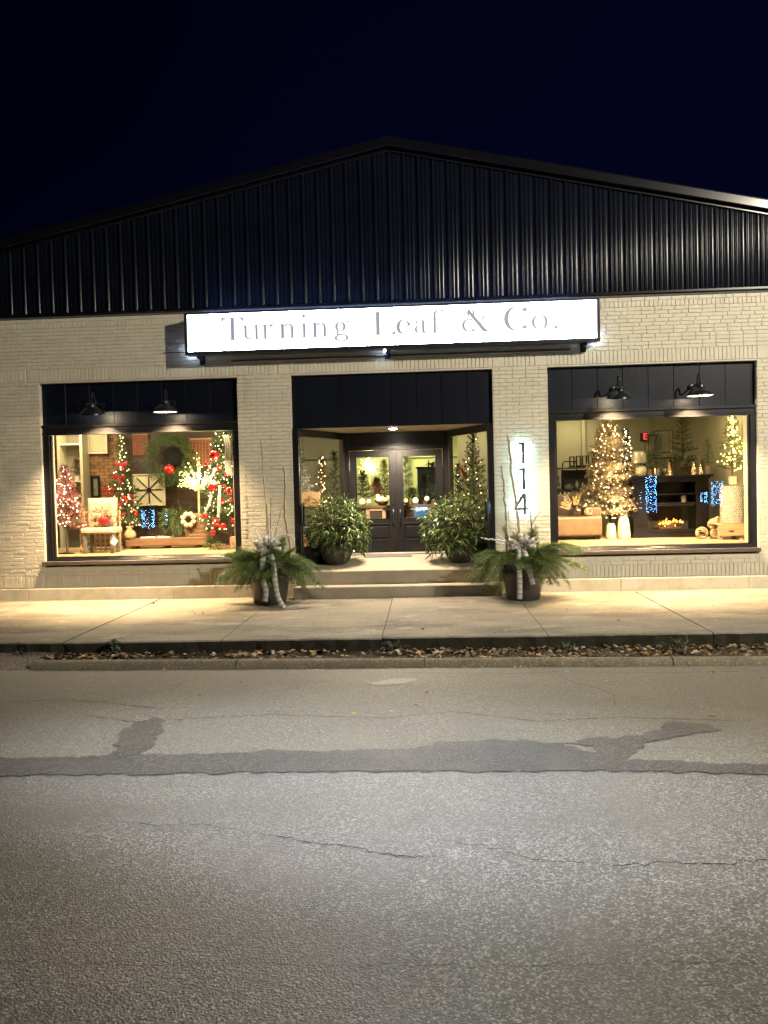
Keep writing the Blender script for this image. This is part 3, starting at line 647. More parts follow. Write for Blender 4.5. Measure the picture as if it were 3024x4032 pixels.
digit([[(.160,0),(.214,0),(.214,.377),(.160,.377)],[(-.005,.080),(.159,.080),(.159,.132),(-.005,.132)],[(.2145,.080),(.255,.080),(.255,.132),(.2145,.132)],[(-.005,.1325),(.060,.1325),(.1595,.29),(.1595,.377),(.150,.377)]],1.562,1.364)
for z in (2.45,2.0,1.52):
    lamp('halo_glow','POINT',(1.735,-.035,z),11.,(.5,.9,1),.02,parent=hn)
# ------------------------------------------------------------------ gooseneck barn lamps
m_shade=mat('dark_enamel_shade',(.02,.023,.03),.3,.4,spec=.6); m_inner=mat('white_enamel_inside',(.6,.56,.5),.4); m_bulb=mat('lamp_bulb',(1,.9,.7),.4,emit=(1,.78,.48),es=14,nosample=True)
def barn(x,label,tiltx):
    t=thing('barn_lamp',label,'wall lamp',(x,-.36,3.32),'gooseneck barn lamps over the display windows')
    rt=Matrix.Translation(Vector((x,-.36,3.32)))@Matrix.Rotation(R(tiltx),4,'X')
    def tr(b): b.v=[tuple(rt@Vector(p)) for p in b.v]; return b
    s=MB(); s.lathe([(.205,0),(.212,.004),(.209,.018),(.196,.045),(.165,.080),(.125,.108),(.095,.125),(.084,.145),(.080,.185),(.055,.20),(.03,.205),(.03,.225),(.001,.227)],28); tr(s).build('shade',m_shade,t,smooth=True,auto=35)
    s=MB(); s.lathe([(.204,.001),(.190,.040),(.160,.074),(.12,.10),(.05,.12),(.001,.122)],28); tr(s).build('reflector',m_inner,t,smooth=True)
    s=MB(); s.ball((0,0,.048),.036,12,8); tr(s).build('bulb',m_bulb,t,smooth=True)
    a=MB(); pts=[(x,-.36,3.53)]; 
    for k in range(9): an=math.pi*k/8; pts.append((x,-.36+.055-.055*math.cos(an),3.64+.062*math.sin(an)))
    pts+=[(x,-.235,3.58),(x,-.19,3.54),(x,-.12,3.53),(x,.075,3.53)]
    a.tube(pts,.0125,8); a.build('gooseneck',m_shade,t,smooth=True)
    a=MB(); a.v=[]; 
    base=MB(); base.lathe([(.001,0),(.055,0),(.055,.012),(.03,.022),(.001,.022)],18); M=Matrix.Translation((x,.083,3.53))@Matrix.Rotation(R(90),4,'X'); base.v=[tuple(M@Vector(p)) for p in base.v]; base.build('wall_plate',m_shade,t,smooth=True,auto=35)
    lamp('lamp_light','SPOT',(x,-.36,3.345),7000,(1,.70,.38),.03,108,.95,(x,.42,0),parent=t)
    lamp('lamp_glow','POINT',(x,-.36,3.345),85,(1,.80,.52),.022,parent=t)
barn(-5.83,'gooseneck barn lamp left over the left window, dim shade tilted to the boards',13)
barn(-4.52,'gooseneck barn lamp right over the left window, bright underside showing',2)
barn(3.345,'gooseneck barn lamp left over the right window, nearest the 114 pier',12)
barn(4.69,'gooseneck barn lamp right over the right window, its bright underside showing',2)
# porch downlight
t=thing('ceiling_light','small round white downlight in the porch ceiling above the doors','ceiling light',(-.555,.45,2.985))
b=MB(); b.lathe([(.001,-.004),(.085,-.004),(.10,.004),(.10,.016),(.001,.016)],24,(-.555,.45,2.983)); b.build('trim_ring',m_white,t,smooth=True,auto=30)
b=MB(); b.lathe([(.001,-.022),(.05,-.018),(.075,-.005),(.078,-.003)],24,(-.555,.45,2.983)); b.build('lens',mat('downlight_lens',(1,.9,.8),.4,emit=(1,.88,.70),es=70),t,smooth=True)
lamp('downlight','SPOT',(-.555,.45,2.94),950,(1,.80,.58),.05,165,.5,(-.555,.45,0),parent=t)
# grab rails either side of the entrance
for x,lb in ((-2.20,'black tubular grab rail at the left side of the porch'),(1.10,'black tubular grab rail at the right side of the porch')):
    t=thing('grab_rail',lb,'handrail',(x,.02,.5))
    b=MB(); b.tube([(x,.08,1.62),(x,-.02,1.64),(x,-.06,1.60),(x,-.06,.75),(x,-.03,.70),(x,.06,.69)],.017,8); b.build('rail',m_black,t,smooth=True)
    b=MB(); b.box(x-.045,x+.045,-.035,-.02,1.25,1.62); b.build('rail_plate',m_black,t,bevel=.008)
# street lamp behind the camera, and the added lamp for the road pool
def streetlamp(L,label,lean):
    base=Vector((L.x+lean[0],L.y+lean[1],-.28)); t=thing('street_or_added_lamp',label,'street lamp',base)
    b=MB(); b.tube([base,(base.x,base.y,8.6)],[.12,.07],12); b.build('pole',m_gwood,t,smooth=True)
    b=MB(); b.tube([(base.x,base.y,8.3),(base.x+(L.x-base.x)*.4,base.y+(L.y-base.y)*.4,L.z+.2),(L.x,L.y,L.z+.2)],.035,8); b.build('arm',m_black,t,smooth=True)
    b=MB(); b.box(L.x-.3,L.x+.3,L.y-.15,L.y+.15,L.z+.12,L.z+.28); b.build('lamp_head',m_black,t,bevel=.02)
streetlamp(LAMP_A,'wooden street lamp pole across the road to the right, behind the viewer',(2.5,-7.))
streetlamp(ADDED_LAMP,'added lamp pole behind the viewer, its beam standing in for the sign reflection',(-.5,-2.2))
# light wrapped posts across the road, seen mirrored in the panes
def lightpost(x,y,w,z0,z1,n,label,seed):
    t=thing('light_wrapped_post',label,'light post',(x,y,-.28),'light wrapped posts mirrored in the panes'); rr=random.Random(seed)
    b=MB(); b.tube([(x,y,-.28),(x,y,z1+.1)],w*.42,10); b.build('post',m_bark,t)
    for k in range(int(n*1.25)):
        a=rr.uniform(0,2*math.pi); meshobj('bulb',BM['cool'],(x+w*.47*math.cos(a),y+w*.47*math.sin(a),rr.uniform(z0,z1)),t,scale=(rr.uniform(.35,.65),rr.uniform(.35,.65),rr.uniform(.25,.55)))
lightpost(9.72,-19.74,.44,.62,2.2,230,'blue light wrapped post across the road mirrored over the fireplace left side',1)
lightpost(12.5,-19.74,.46,.85,1.9,190,'blue light wrapped post across the road mirrored beside the woven drum',2)
lightpost(12.0,-19.9,.26,.98,1.48,90,'small blue light wrapped post mirrored over the fireplace right side',3)
lightpost(-12.35,-19.74,.55,.45,1.25,150,'blue light wrapped post across the road mirrored in the glass lantern',4)
lightpost(9.31,-19.9,.05,.82,1.58,16,'thin blue light string post mirrored at the fireplace left edge',5)
# ------------------------------------------------------------------ plants and trees
def needles(P,D,n_per,L,w,rs,spread=1.):
    """P points (m,3), D directions (m,3): n_per needle triangles each"""
    m=len(P); P=np.repeat(P,n_per,0); D=np.repeat(D,n_per,0); k=len(P)
    r=rs.normal(size=(k,3)); r-= (r*D).sum(1,keepdims=True)*D; r/=np.linalg.norm(r,axis=1,keepdims=True)+1e-9
    a=rs.uniform(.35,1.15,(k,1))*spread; T=D*np.cos(a)+r*np.sin(a); LL=L*rs.uniform(.6,1.15,(k,1))
    s=np.cross(T,rs.normal(size=(k,3))); s/=np.linalg.norm(s,axis=1,keepdims=True)+1e-9
    return np.stack([P-s*w/2,P+s*w/2,P+T*LL],1)
def conifer_geo(h,r,nb,L,w,seed,droop=.0,up=.25,base=.06,dens=1.,power=.85,top=.25,gap=0.):
    rs=np.random.RandomState(seed); P=[];D=[];tips=[];stems=[]
    for i in range(nb):
        t=base+(1-base)*((i+.5)/nb)**.9
        if rs.rand()<gap: continue
        az=i*2.39996+rs.normal(0,.25); ln=r*((1-t)**power)*rs.uniform(.72,1.12)+.02
        el=up+(.9-up)*t**2.5+rs.normal(0,.10)
        d0=np.array([math.cos(az)*math.cos(el),math.sin(az)*math.cos(el),math.sin(el)])
        n=max(3,int(ln/.035*dens)); s=np.linspace(.12,1,n)[:,None]
        o=np.array([0,0,t*h]); pts=o+d0*ln*s; pts[:,2]-=droop*ln*(s[:,0]**2)
        pts+=rs.normal(0,.008,pts.shape)
        side=np.array([-math.sin(az),math.cos(az),0])
        P.append(pts);D.append(np.repeat(d0[None],n,0)); stems.append((o,pts[-1])); tips.append(pts[-1])
        for sg_ in (-1,1):   # side twigs
            for q in np.linspace(.35,.85,max(1,int(ln/.12))):
                dd=d0*.75+side*sg_*.65+np.array([0,0,rs.normal(0,.12)]); dd/=np.linalg.norm(dd); tl=ln*(1-q)*.75+.03; m=max(2,int(tl/.035*dens))
                ps=o+d0*ln*q-np.array([0,0,droop*ln*q*q])+dd*tl*np.linspace(.1,1,m)[:,None]
                P.append(ps);D.append(np.repeat(dd[None],m,0)); tips.append(ps[-1]); stems.append((ps[0],ps[-1]))
    n=10; tp=np.stack([np.zeros(n),np.zeros(n),np.linspace(h*.88,h,n)],1); P.append(tp); D.append(np.repeat([[0,0,1.]],n,0))
    return np.concatenate(P),np.concatenate(D),np.array(tips),stems,rs
def conifer(name,label,loc,h,r,mats,nb=60,L=.05,w=.006,npp=5,seed=1,trunk=.02,bulbs=0,bulb='warm',stand=0.,group=None,cat='christmas tree',droop=0.,up=.25,dens=1.,power=.85,base=.06,glow=None,gap=0.,bright=None,stemz=None):
    loc=Vector(loc); t=thing(name,label,cat,loc,group); z0=loc+Vector((0,0,stand))
    P,D,tips,stems,rs=conifer_geo(h-stand,r,nb,L,w,seed,droop,up,base,dens,power,gap=gap)
    V=needles(P,D,int(npp*1.7),L,w*1.6,rs)+np.array(z0)
    mi=(rs.rand(len(V))<.42).astype(int) if len(mats)>1 else None
    tri_mesh('crown',V,None,t,mats=mats,mi=mi)
    b=MB(); b.tube([loc,z0+Vector((0,0,h-stand-.02))],[trunk,trunk*.3],6); 
    for a,c in stems[::2]: b.tube([Vector(a)+z0,Vector(c)+z0],[trunk*.28+.0012,.0015],3,False)
    b.build('trunk',m_bark,t)
    if bulbs:
        cand=P[P[:,1]<.12*r]; cand=cand[rs.permutation(len(cand))]; chosen=[]; md=r*math.sqrt(h)/math.sqrt(bulbs)*.62
        for p in cand:
            if len(chosen)>=bulbs: break
            if all((p[0]-q[0])**2+(p[2]-q[2])**2>md*md*.5 for q in chosen): chosen.append(p)
        for p in chosen: meshobj('bulb',BM[bulb],Vector(p)+z0+Vector((0,-.02,.0)),t,scale=rs.uniform(.65,1.25))
    if glow:
        for z,wt,c in glow: lamp('string_glow','POINT',loc+Vector((0,-r*.75,z)),wt*1.8,c,.16,parent=t)
    return t
G_=leafmat('fir_green',(.018,.045,.014),(.05,.09,.03)); G2=leafmat('fir_light',(.05,.09,.03),(.09,.14,.05))
GF=leafmat('flocked_beige',(.36,.29,.18),(.56,.47,.32)); GS=leafmat('snowy_white',(.42,.44,.42),(.62,.63,.60)); GB=leafmat('brown_needles',(.13,.05,.035),(.22,.10,.06)); GY=leafmat('olive_lit',(.12,.13,.02),(.22,.22,.05)); GP=leafmat('pine_soft',(.065,.12,.035),(.16,.22,.075)); GP2=leafmat('pine_yellow',(.15,.19,.06),(.26,.30,.11))
GR1=leafmat('red_brown_needles',(.20,.05,.045),(.36,.14,.11)); GF2=leafmat('flocked_grey_brown',(.22,.17,.11),(.40,.33,.23)); GD=leafmat('dark_teal_fir',(.01,.03,.022),(.03,.06,.04))
# ------------------------------------------------------------------ urn bushes by the doors
LEAFM=[leafmat('bush_leaf',(.018,.045,.008),(.06,.105,.02),.30,.5,.45),leafmat('bush_leaf_light',(.11,.17,.035),(.19,.25,.07),.30,.5,.3)]
def strip_leaf(L,w,curl,n=4):
    vs=[];
    for i in range(n+1):
        s=i/n; an=curl*s; x=L*(math.sin(an)/curl if abs(curl)>1e-3 else s) ; z=-L*((1-math.cos(an))/curl if abs(curl)>1e-3 else 0)
        ww=w*math.sin(math.pi*min(.97,.08+s*.92))**.7; vs+=[(x,-ww/2,z+ww*.25),(x,0,z),(x,ww/2,z+ww*.25)]
    fs=[]
    for i in range(n): fs+=[(3*i,3*i+3,3*i+4,3*i+1),(3*i+1,3*i+4,3*i+5,3*i+2)]
    return vs,fs
def bush(loc,label,pot_r,rx,zc,seed,lean):
    t=thing('urn_planter',label,'planter',loc,'pair of leafy bushes in round bowls beside the doors'); x,y,z=loc
    b=MB(); b.lathe([(.001,0),(.16,0),(.19,.02),(.25,.09),(.295,.18),(.305,.26),(.30,.33),(.315,.35),(.315,.37),(.28,.37),(.26,.33),(.001,.32)],28,loc); b.build('bowl',mat('dark_fibre_stone',(.075,.068,.06),.75,var=.35,vs=7,bump=.3,bs=25),t,smooth=True,auto=40)
    rs=np.random.RandomState(seed); C=Vector((x+lean,y,zc)); N=2700; items=[]
    base=Vector((x,y,z+.36))
    for i in range(N):
        a=rs.uniform(0,2*math.pi); ct=rs.uniform(-.55,1); st_=math.sqrt(max(0,1-ct*ct)); rad=rs.uniform(.35,1.0)**.6
        p=Vector((C.x+math.cos(a)*st_*rx*rad,C.y+math.sin(a)*st_*rx*.8*rad,C.z+ct*rx*.86*rad*(1+.12*math.sin(a*3+seed)+.08*math.sin(a*7+seed*2))))
        out=(p-base).normalized(); up=.75*ct; az=math.atan2(out.y,out.x)+rs.normal(0,.8)
        el=math.asin(max(-1,min(1,out.z)))*.8+.1+rs.normal(0,.5)
        if ct<.1: el-=.85; p.z-=rs.uniform(0,.34)*(.3-ct)
        items.append((p,az,el,rs.uniform(.55,1.15)*(1.15 if ct<.2 else .85),rs.randint(4),rs.normal(0,.9)))
    items.sort(key=lambda q:q[0].y)
    ml=[]
    for k in range(4):
        vs,fs=strip_leaf(.13+.02*k,.017+.003*(k%2),1.1+.3*k); me=bpy.data.meshes.new('bush_leaf'); me.from_pydata(vs,[],fs); me.materials.append(LEAFM[1 if k==3 else 0]); me.polygons.foreach_set('use_smooth',[True]*len(fs)); ml.append((me,vs,fs))
    Vq=[[],[]]
    for i,(p,az,el,s,k,ro) in enumerate(items):
        if i<300: meshobj('leaf',ml[k][0],p,t,rot=(ro,-el,az),scale=s)
        else:
            M=Matrix.Translation(p)@Matrix.Rotation(az,4,'Z')@Matrix.Rotation(-el,4,'Y')@Matrix.Rotation(ro,4,'X')@Matrix.Scale(s,4)
            vv=[M@Vector(v) for v in ml[k][1]]
            Vq[1 if k==3 else 0]+=[[tuple(vv[j]) for j in f] for f in ml[k][2]]
    V=np.array(Vq[0]+Vq[1]); tri_mesh('foliage',V,None,t,'stuff',mats=LEAFM,mi=np.array([0]*len(Vq[0])+[1]*len(Vq[1])))
    b=MB()
    for i in range(0,N,9): p=items[i][0]; b.tube([base,(base+p)/2+Vector((0,0,.05)),p],[.006,.004,.002],4,False)
    b.build('stems',m_bark,t,kind='stuff')
    return t
bush((-1.68,.62,.50),'round dark bowl with a bushy green plant left of the doors',.34,.60,1.20,5,.03)
bush((.64,.58,.495),'round dark bowl with an arching green plant right of the doors',.34,.64,1.17,8,-.06)
# ------------------------------------------------------------------ tall pots with pine boughs, sticks and bows
m_pot=mat('dark_grey_resin_pot',(.05,.046,.045),.27,var=.12,vs=4,spec=.5)
m_stick=mat('birch_stick',(.42,.33,.21),.75,var=.4,vs=18,bump=.5,bs=40,stretch=(1,1,.35)); m_stickr=mat('reddish_stick',(.30,.20,.13),.75,var=.3,vs=18,bump=.5)
m_glit=mat('frosted_white_twig',(.85,.85,.83),.35,var=.15,vs=60,bump=.8,bs=150)
m_rib=bpy.data.materials.new('striped_ribbon'); m_rib.use_nodes=True
_t=m_rib.node_tree; _p=_t.nodes['Principled BSDF']; _p.inputs['Roughness'].default_value=.4
_uv=nd(_t,'ShaderNodeUVMap'); _s=nd(_t,'ShaderNodeSeparateXYZ'); _t.links.new(_uv.outputs[0],_s.inputs[0])
_w=nd(_t,'ShaderNodeMath',operation='FRACT'); _t.links.new(_s.outputs[0],_w.inputs[0])
_r=nd(_t,'ShaderNodeValToRGB'); _r.color_ramp.interpolation='CONSTANT'
for i,(p_,c_) in enumerate(((0,(.24,.235,.22)),(.18,(.50,.49,.46)),(.42,(.32,.30,.26)),(.55,(.62,.61,.57)),(.78,(.40,.39,.37)))):
    e=_r.color_ramp.elements[i] if i<2 else _r.color_ramp.elements.new(p_)
    e.position=p_; e.color=(*c_,1)
_t.links.new(_w.outputs[0],_r.inputs[0]); _t.links.new(_r.outputs[0],_p.inputs['Base Color'])
def ribbon(pts,w,parent,name,wdir=None,period=.035):
    pts=[Vector(p) for p in pts]; # smooth by catmull
    P=[]
    for i in range(len(pts)-1):
        p0=pts[max(i-1,0)];p1=pts[i];p2=pts[i+1];p3=pts[min(i+2,len(pts)-1)]
        for k in range(6):
            t=k/6; P.append(.5*((2*p1)+(-p0+p2)*t+(2*p0-5*p1+4*p2-p3)*t*t+(-p0+3*p1-3*p2+p3)*t**3))
    P.append(pts[-1]); me=bpy.data.meshes.new(name); og=parent_world(parent); vs=[];u=[];L=0
    for i,p in enumerate(P):
        if i: L+=(P[i]-P[i-1]).length
        d=(P[min(i+1,len(P)-1)]-P[max(i-1,0)]).normalized(); sd=Vector(wdir) if wdir else Vector((1,0,0)); sd=(sd-d*sd.dot(d)).normalized()
        vs+=[tuple(p-sd*w/2-og),tuple(p+sd*w/2-og)]; u+=[L/period,L/period]
    fs=[(2*i,2*i+1,2*i+3,2*i+2) for i in range(len(P)-1)]; me.from_pydata(vs,[],fs); uv=me.uv_layers.new(name='UVMap')
    for poly in me.polygons:
        for li in poly.loop_indices: uv.data[li].uv=(u[me.loops[li].vertex_index],0)
    me.materials.append(m_rib); me.polygons.foreach_set('use_smooth',[True]*len(fs)); o=bpy.data.objects.new(name,me); COL.objects.link(o); o.parent=parent
    so=o.modifiers.new('s','SOLIDIFY'); so.thickness=.0015
    return o
def bough(t,base,az,ln,el,droop,seed,mt):
    rs=np.random.RandomState(seed); n=int(ln/.02); s=np.linspace(.1,1,n); ca,sa=math.cos(az),math.sin(az)
    x=ln*s*math.cos(el); z=ln*s*math.sin(el)-droop*ln*s**2
    P=np.stack([base[0]+ca*x,base[1]+sa*x,base[2]+z],1); D=np.gradient(P,axis=0); D/=np.linalg.norm(D,axis=1,keepdims=True)
    Ps=[P];Ds=[D]; side=np.array([-sa,ca,0])
    for k in range(2,n-1,max(2,n//9)):
        for sg_ in (-1,1):
            tl=ln*.38*(1-s[k]*.65)*rs.uniform(.7,1.1); m=max(3,int(tl/.02)); dd=D[k]*.72+side*sg_*.6+np.array([0,0,rs.normal(-.05,.15)]); dd/=np.linalg.norm(dd)
            q=np.linspace(.1,1,m)[:,None]; pp=P[k]+dd*tl*q; pp[:,2]-=droop*.5*tl*q[:,0]**2; Ps.append(pp);Ds.append(np.repeat(dd[None],m,0))
    V=needles(np.concatenate(Ps),np.concatenate(Ds),11,.085,.0042,rs,.80)
    tri_mesh('bough',V,mt,t)
def stick(t,pts,r,m,seed,name='stick'):
    rr=random.Random(seed); P=[]
    for a,c in zip(pts[:-1],pts[1:]):
        for k in range(6): f=k/6; P.append(tuple(a[i]+(c[i]-a[i])*f+rr.gauss(0,r*.28) for i in range(3)))
    P.append(pts[-1]); n=len(P); b=MB(); b.tube(P,[r*(1.05-.45*i/n)*rr.uniform(.88,1.18) for i in range(n)],8); 
    for k in range(3):
        i=rr.randrange(3,n-2); q=Vector(P[i]); d=Vector((rr.choice([-1,1])*.02,-.005,.02)); b.tube([q,q+d],[r*.5,r*.25],5)
    return b.build(name,m,t,smooth=True)
def planter(loc,label,seed,sticks,twigs,tails,bowc,az_list,pods=False):
    x,y,z=loc; t=thing('tall_planter',label,'planter',loc,'pair of tall evergreen planters on the sidewalk')
    k_=1.11
    b=MB(); b.lathe([(q*k_,w) for q,w in [(.001,0),(.235,0),(.245,.01),(.262,.12),(.30,.40),(.302,.405),(.306,.42),(.335,.60),(.343,.61),(.352,.63),(.352,.665),(.335,.67),(.32,.64),(.001,.62)]],36,loc); b.build('pot',m_pot,t,smooth=True,auto=40)
    top=(x,y,z+.62); rs=random.Random(seed)
    for i,(az,ln,el,dr) in enumerate(az_list): bough(t,(x+.12*math.cos(R(az)),y+.10*math.sin(R(az)),z+.66),R(az),ln,R(el),dr,seed*100+i,GP if i%3 else GP2)
    for i,(p,r,m) in enumerate(sticks): stick(t,p,r,m,seed+i)
    for i,p in enumerate(twigs): stick(t,p,.0155,m_glit,seed+40+i,'frosted_twig')
    bc=Vector(bowc); bow=[]
    kn=MB(); kn.ball((bc.x,bc.y-.02,bc.z),.035,10,7); kn.build('bow_knot',m_rib,t,smooth=True)
    for a,L,dy in ((155,.20,-.03),(192,.19,-.01),(25,.20,-.04),(-8,.20,-.02),(98,.17,-.05),(60,.16,-.01)):
        ca,sa=math.cos(R(a)),math.sin(R(a)); n_=Vector((-sa,0,ca)); d=Vector((ca,0,sa))
        p=[bc,bc+d*L*.55+Vector((0,dy-.08,0)),bc+d*L*1.05+Vector((0,dy-.055,0)),bc+d*L*1.12+Vector((0,dy-.01,0)),bc+d*L*.6+Vector((0,dy+.03,0)),bc+Vector((0,.02,0))]
        ribbon(p,.075,t,'bow_loop',wdir=tuple(n_+Vector((0,-.25,0))),period=.07)
    for p in tails: ribbon(p,.088,t,'ribbon_tail',wdir=(1,.15,0),period=.085)
    return t
def fan(seed,wide):
    rr=random.Random(seed); L=[]
    for a in range(0,360,15):
        fr=abs(math.cos(R(a)))
        L.append((a+rr.uniform(-9,9),rr.uniform(.34,.50)+wide*fr*rr.uniform(.32,.58),rr.uniform(8,46),rr.uniform(.35,.8)))
    for a in range(0,360,24): L.append((a+rr.uniform(-10,10),rr.uniform(.24,.42)+wide*abs(math.cos(R(a)))*.12,rr.uniform(-12,18),rr.uniform(.5,1.)))
    for a in range(0,360,30): L.append((a+rr.uniform(-15,15),rr.uniform(.34,.62),rr.uniform(38,80),rr.uniform(.05,.35)))
    for a in range(10,360,22): L.append((a+rr.uniform(-15,15),rr.uniform(.30,.48)+wide*abs(math.cos(R(a)))*.2,rr.uniform(16,50),rr.uniform(.5,1.)))
    return L
LX,LY=-2.68,-.72
planter((LX,LY,-.03),'tall tapered pot with pine boughs, bare sticks and striped bow left of the steps',11,
 [([(-2.66,-.68,.6),(-2.685,-.68,1.25),(-2.70,-.68,1.62),(-2.745,-.68,2.05),(-2.75,-.68,2.35),(-2.775,-.68,2.78)],.014,m_stick),
  ([(-2.30,-.68,.6),(-2.335,-.68,1.0),(-2.40,-.68,1.45),(-2.385,-.68,1.9),(-2.375,-.68,2.15),(-2.40,-.68,2.295)],.019,m_stickr),
  ([(-2.70,-.66,.6),(-2.715,-.66,1.2),(-2.72,-.66,1.73)],.013,m_stick),
  ([(-2.64,-.7,.6),(-2.645,-.7,1.3),(-2.62,-.7,1.78)],.008,m_bark),([(-2.6,-.62,.6),(-2.57,-.62,1.2),(-2.45,-.62,1.6)],.006,m_bark)],
 [[(-2.66,-.85,.75),(-2.72,-.98,1.0),(-2.80,-1.0,1.16),(-2.86,-1.0,1.3)],[(-2.62,-.85,.8),(-2.63,-.98,1.05),(-2.60,-1.0,1.2),(-2.55,-1.0,1.28),(-2.47,-1.0,1.29)],
  [(-2.6,-.85,.8),(-2.5,-1.0,1.06),(-2.40,-1.02,1.15),(-2.30,-1.02,1.15),(-2.22,-1.02,1.13),(-2.18,-1.02,1.05)],[(-2.7,-.85,.8),(-2.84,-1.0,1.0),(-2.93,-1.0,1.1)],
  [(-2.6,-.85,.85),(-2.58,-1.0,1.1),(-2.53,-1.0,1.24)],[(-2.56,-.85,.85),(-2.5,-.98,1.1),(-2.42,-.98,1.26)]],
 [[(-2.66,-1.03,.95),(-2.70,-1.14,.75),(-2.71,-1.15,.45),(-2.66,-1.15,.25),(-2.69,-1.12,.05)],[(-2.62,-1.03,.94),(-2.53,-1.15,.72),(-2.50,-1.17,.40),(-2.46,-1.18,.15),(-2.38,-1.22,.0),(-2.32,-1.28,-.03)]],
 (-2.63,-1.02,.95),fan(2,1.))
planter((1.615,-.72,-.03),'tall tapered pot with pine boughs, sticks and striped bow before the 114 pier',23,
 [([(1.56,-.68,.6),(1.57,-.68,1.15),(1.53,-.68,1.55),(1.47,-.68,2.0),(1.44,-.68,2.4),(1.405,-.68,2.715)],.022,m_stick),
  ([(1.34,-.68,.6),(1.355,-.68,1.2),(1.335,-.68,1.6),(1.325,-.68,1.9),(1.29,-.68,2.22)],.017,m_stickr),
  ([(1.76,-.68,.6),(1.775,-.68,1.15),(1.765,-.68,1.45),(1.755,-.68,1.76)],.010,m_bark),([(1.7,-.62,.6),(1.69,-.62,1.2),(1.70,-.62,1.5)],.007,m_glit),([(1.78,-.66,1.2),(1.86,-.66,1.35),(1.94,-.66,1.42)],.006,m_bark)],
 [[(1.5,-.85,.8),(1.35,-1.0,.95),(1.15,-1.02,1.10)],[(1.5,-.85,.8),(1.28,-1.02,.97),(1.1,-1.03,1.0),(.96,-1.03,1.02)],[(1.5,-.85,.8),(1.3,-1.0,.93),(1.16,-1.0,.94)],
  [(1.42,-.85,.8),(1.36,-.95,1.1),(1.34,-.95,1.3)],[(1.65,-.85,.8),(1.82,-1.0,.95),(1.95,-1.0,1.02)]],
 [[(1.53,-1.03,.86),(1.50,-1.13,.6),(1.51,-1.13,.3),(1.50,-1.12,.02)],[(1.59,-1.03,.86),(1.64,-1.13,.65),(1.68,-1.13,.45),(1.72,-1.12,.26)]],
 (1.56,-1.02,.90),fan(4,1.25))
# clear plastic wrap round the left pot's side
# weeds along the slab edge
def weed(loc,label,n,h,seed,broad):
    t=thing('weed',label,'weed',loc); rs=np.random.RandomState(seed); b=MB()
    for i in range(n):
        a=rs.uniform(0,2*math.pi); L=h*rs.uniform(.5,1.1); vs,fs=strip_leaf(L,.012 if not broad else .03,rs.uniform(.6,1.8)); el=rs.uniform(.6,1.4)
        o=Vector(loc)+Vector((rs.normal(0,.05),rs.normal(0,.02),0 if not broad else rs.uniform(0,h)))
        if broad: vs=[(v[0]*.45,v[1],v[2]) for v in vs]; el=rs.uniform(-.2,.9)
        M=Matrix.Translation(o)@Matrix.Rotation(a,4,'Z')@Matrix.Rotation(-el,4,'Y'); b.add([tuple(M@Vector(v)) for v in vs],fs)
    if broad: b.tube([loc,(loc[0]+.01,loc[1],loc[2]+h)],[.004,.002],4)
    b.build('foliage',leafmat('weed_green',(.03,.055,.018),(.07,.10,.035)),t)
weed((-4.12,-3.86,-.2),'broad leaved weed in leaf litter below the left window',26,.20,1,True)
weed((-5.35,-3.9,-.2),'low weed tuft at the far left slab edge',14,.10,2,True)
weed((-.42,-3.92,-.2),'arching grass weed beside the middle slab joint',16,.24,3,False)
weed((1.72,-3.98,-.2),'dense grass clump in the leaves below the right planter',60,.16,4,False)
weed((3.1,-4.0,-.2),'tall grass tuft in the leaves near the right window',44,.22,5,False)
# ------------------------------------------------------------------ shop interior shell
room=thing('shop_interior','','',(0,0,0)); del room['label']; del room['category']; room['kind']='structure'
m_wallc=mat('cream_wall',(.42,.39,.26),.8,var=.06,vs=1.5); m_wally=mat('lime_wall',(.52,.54,.30),.8,var=.04,vs=1)
m_bw=mat('old_brown_brick',(.30,.17,.09),.85,var=.45,vs=5,bump=.4,bs=30,island=.25); m_bmort=mat('old_mortar',(.14,.10,.07),.9)
m_dw=mat('dark_stained_boards',(.05,.028,.018),.55,var=.4,vs=3,bump=.2,stretch=(.3,1,3)); m_ceil=mat('shop_ceiling',(.5,.48,.4),.8)
b=MB(); b.box(-9.7,9,H,8.7,3.62,3.66); b.build('ceiling',m_ceil,room)
b=MB(); b.box(-9.7,9,1.55,8.7,.55,.60); b.build('floor',mat('shop_floor',(.16,.12,.08),.4),room)
b=MB(); b.box(-9.7,9,6.6,6.7,.6,3.62); b.build('back_wall',m_wally,room)
b=MB(); b.box(1.75,9,4.3,4.4,.6,3.62); b.box(3.62,3.70,4.18,4.299,.6,3.62); b.box(5.16,5.19,4.25,4.299,.6,3.62); b.build('partition',m_wallc,room)
b=MB(); b.box(1.70,1.75,2.3,4.3,.6,3.62); b.box(.78,1.70,4.2,4.3,.6,3.62); b.build('side_partition',m_wallc,room)
b=MB(); b.box(-6.4,-1.85,4.2,4.3,.6,3.62); b.box(-2.9,-2.82,4.15,4.199,.6,3.62); b.box(-3.4,-1.85,4.14,4.199,2.62,2.72); b.build('grey_partition',mat('grey_green_wall',(.20,.20,.15),.8,var=.05,vs=1.5),room)
b=MB(); b.box(-9.7,-2.5,.135,2.6,.70,.78); b.box(1.4,9,.135,2.9,.70,.78); b.box(-9.7,-2.5,2.56,2.6,.6,.70); b.box(1.4,9,2.86,2.9,.6,.70); b.build('display_floor',m_floor,room)
b=MB()
for a in (-6.86,-3.42): b.box(a-.055,a-.005,.14,.30,.78,3.2)
b.box(5.68,5.74,.14,.34,.78,3.2); b.box(2.24,2.30,.14,.3,.78,3.2); b.box(-9.,-2.5,.135,.16,3.02,3.3); b.box(1.4,9,.135,.16,3.02,3.3); b.build('window_return',m_cream,room)
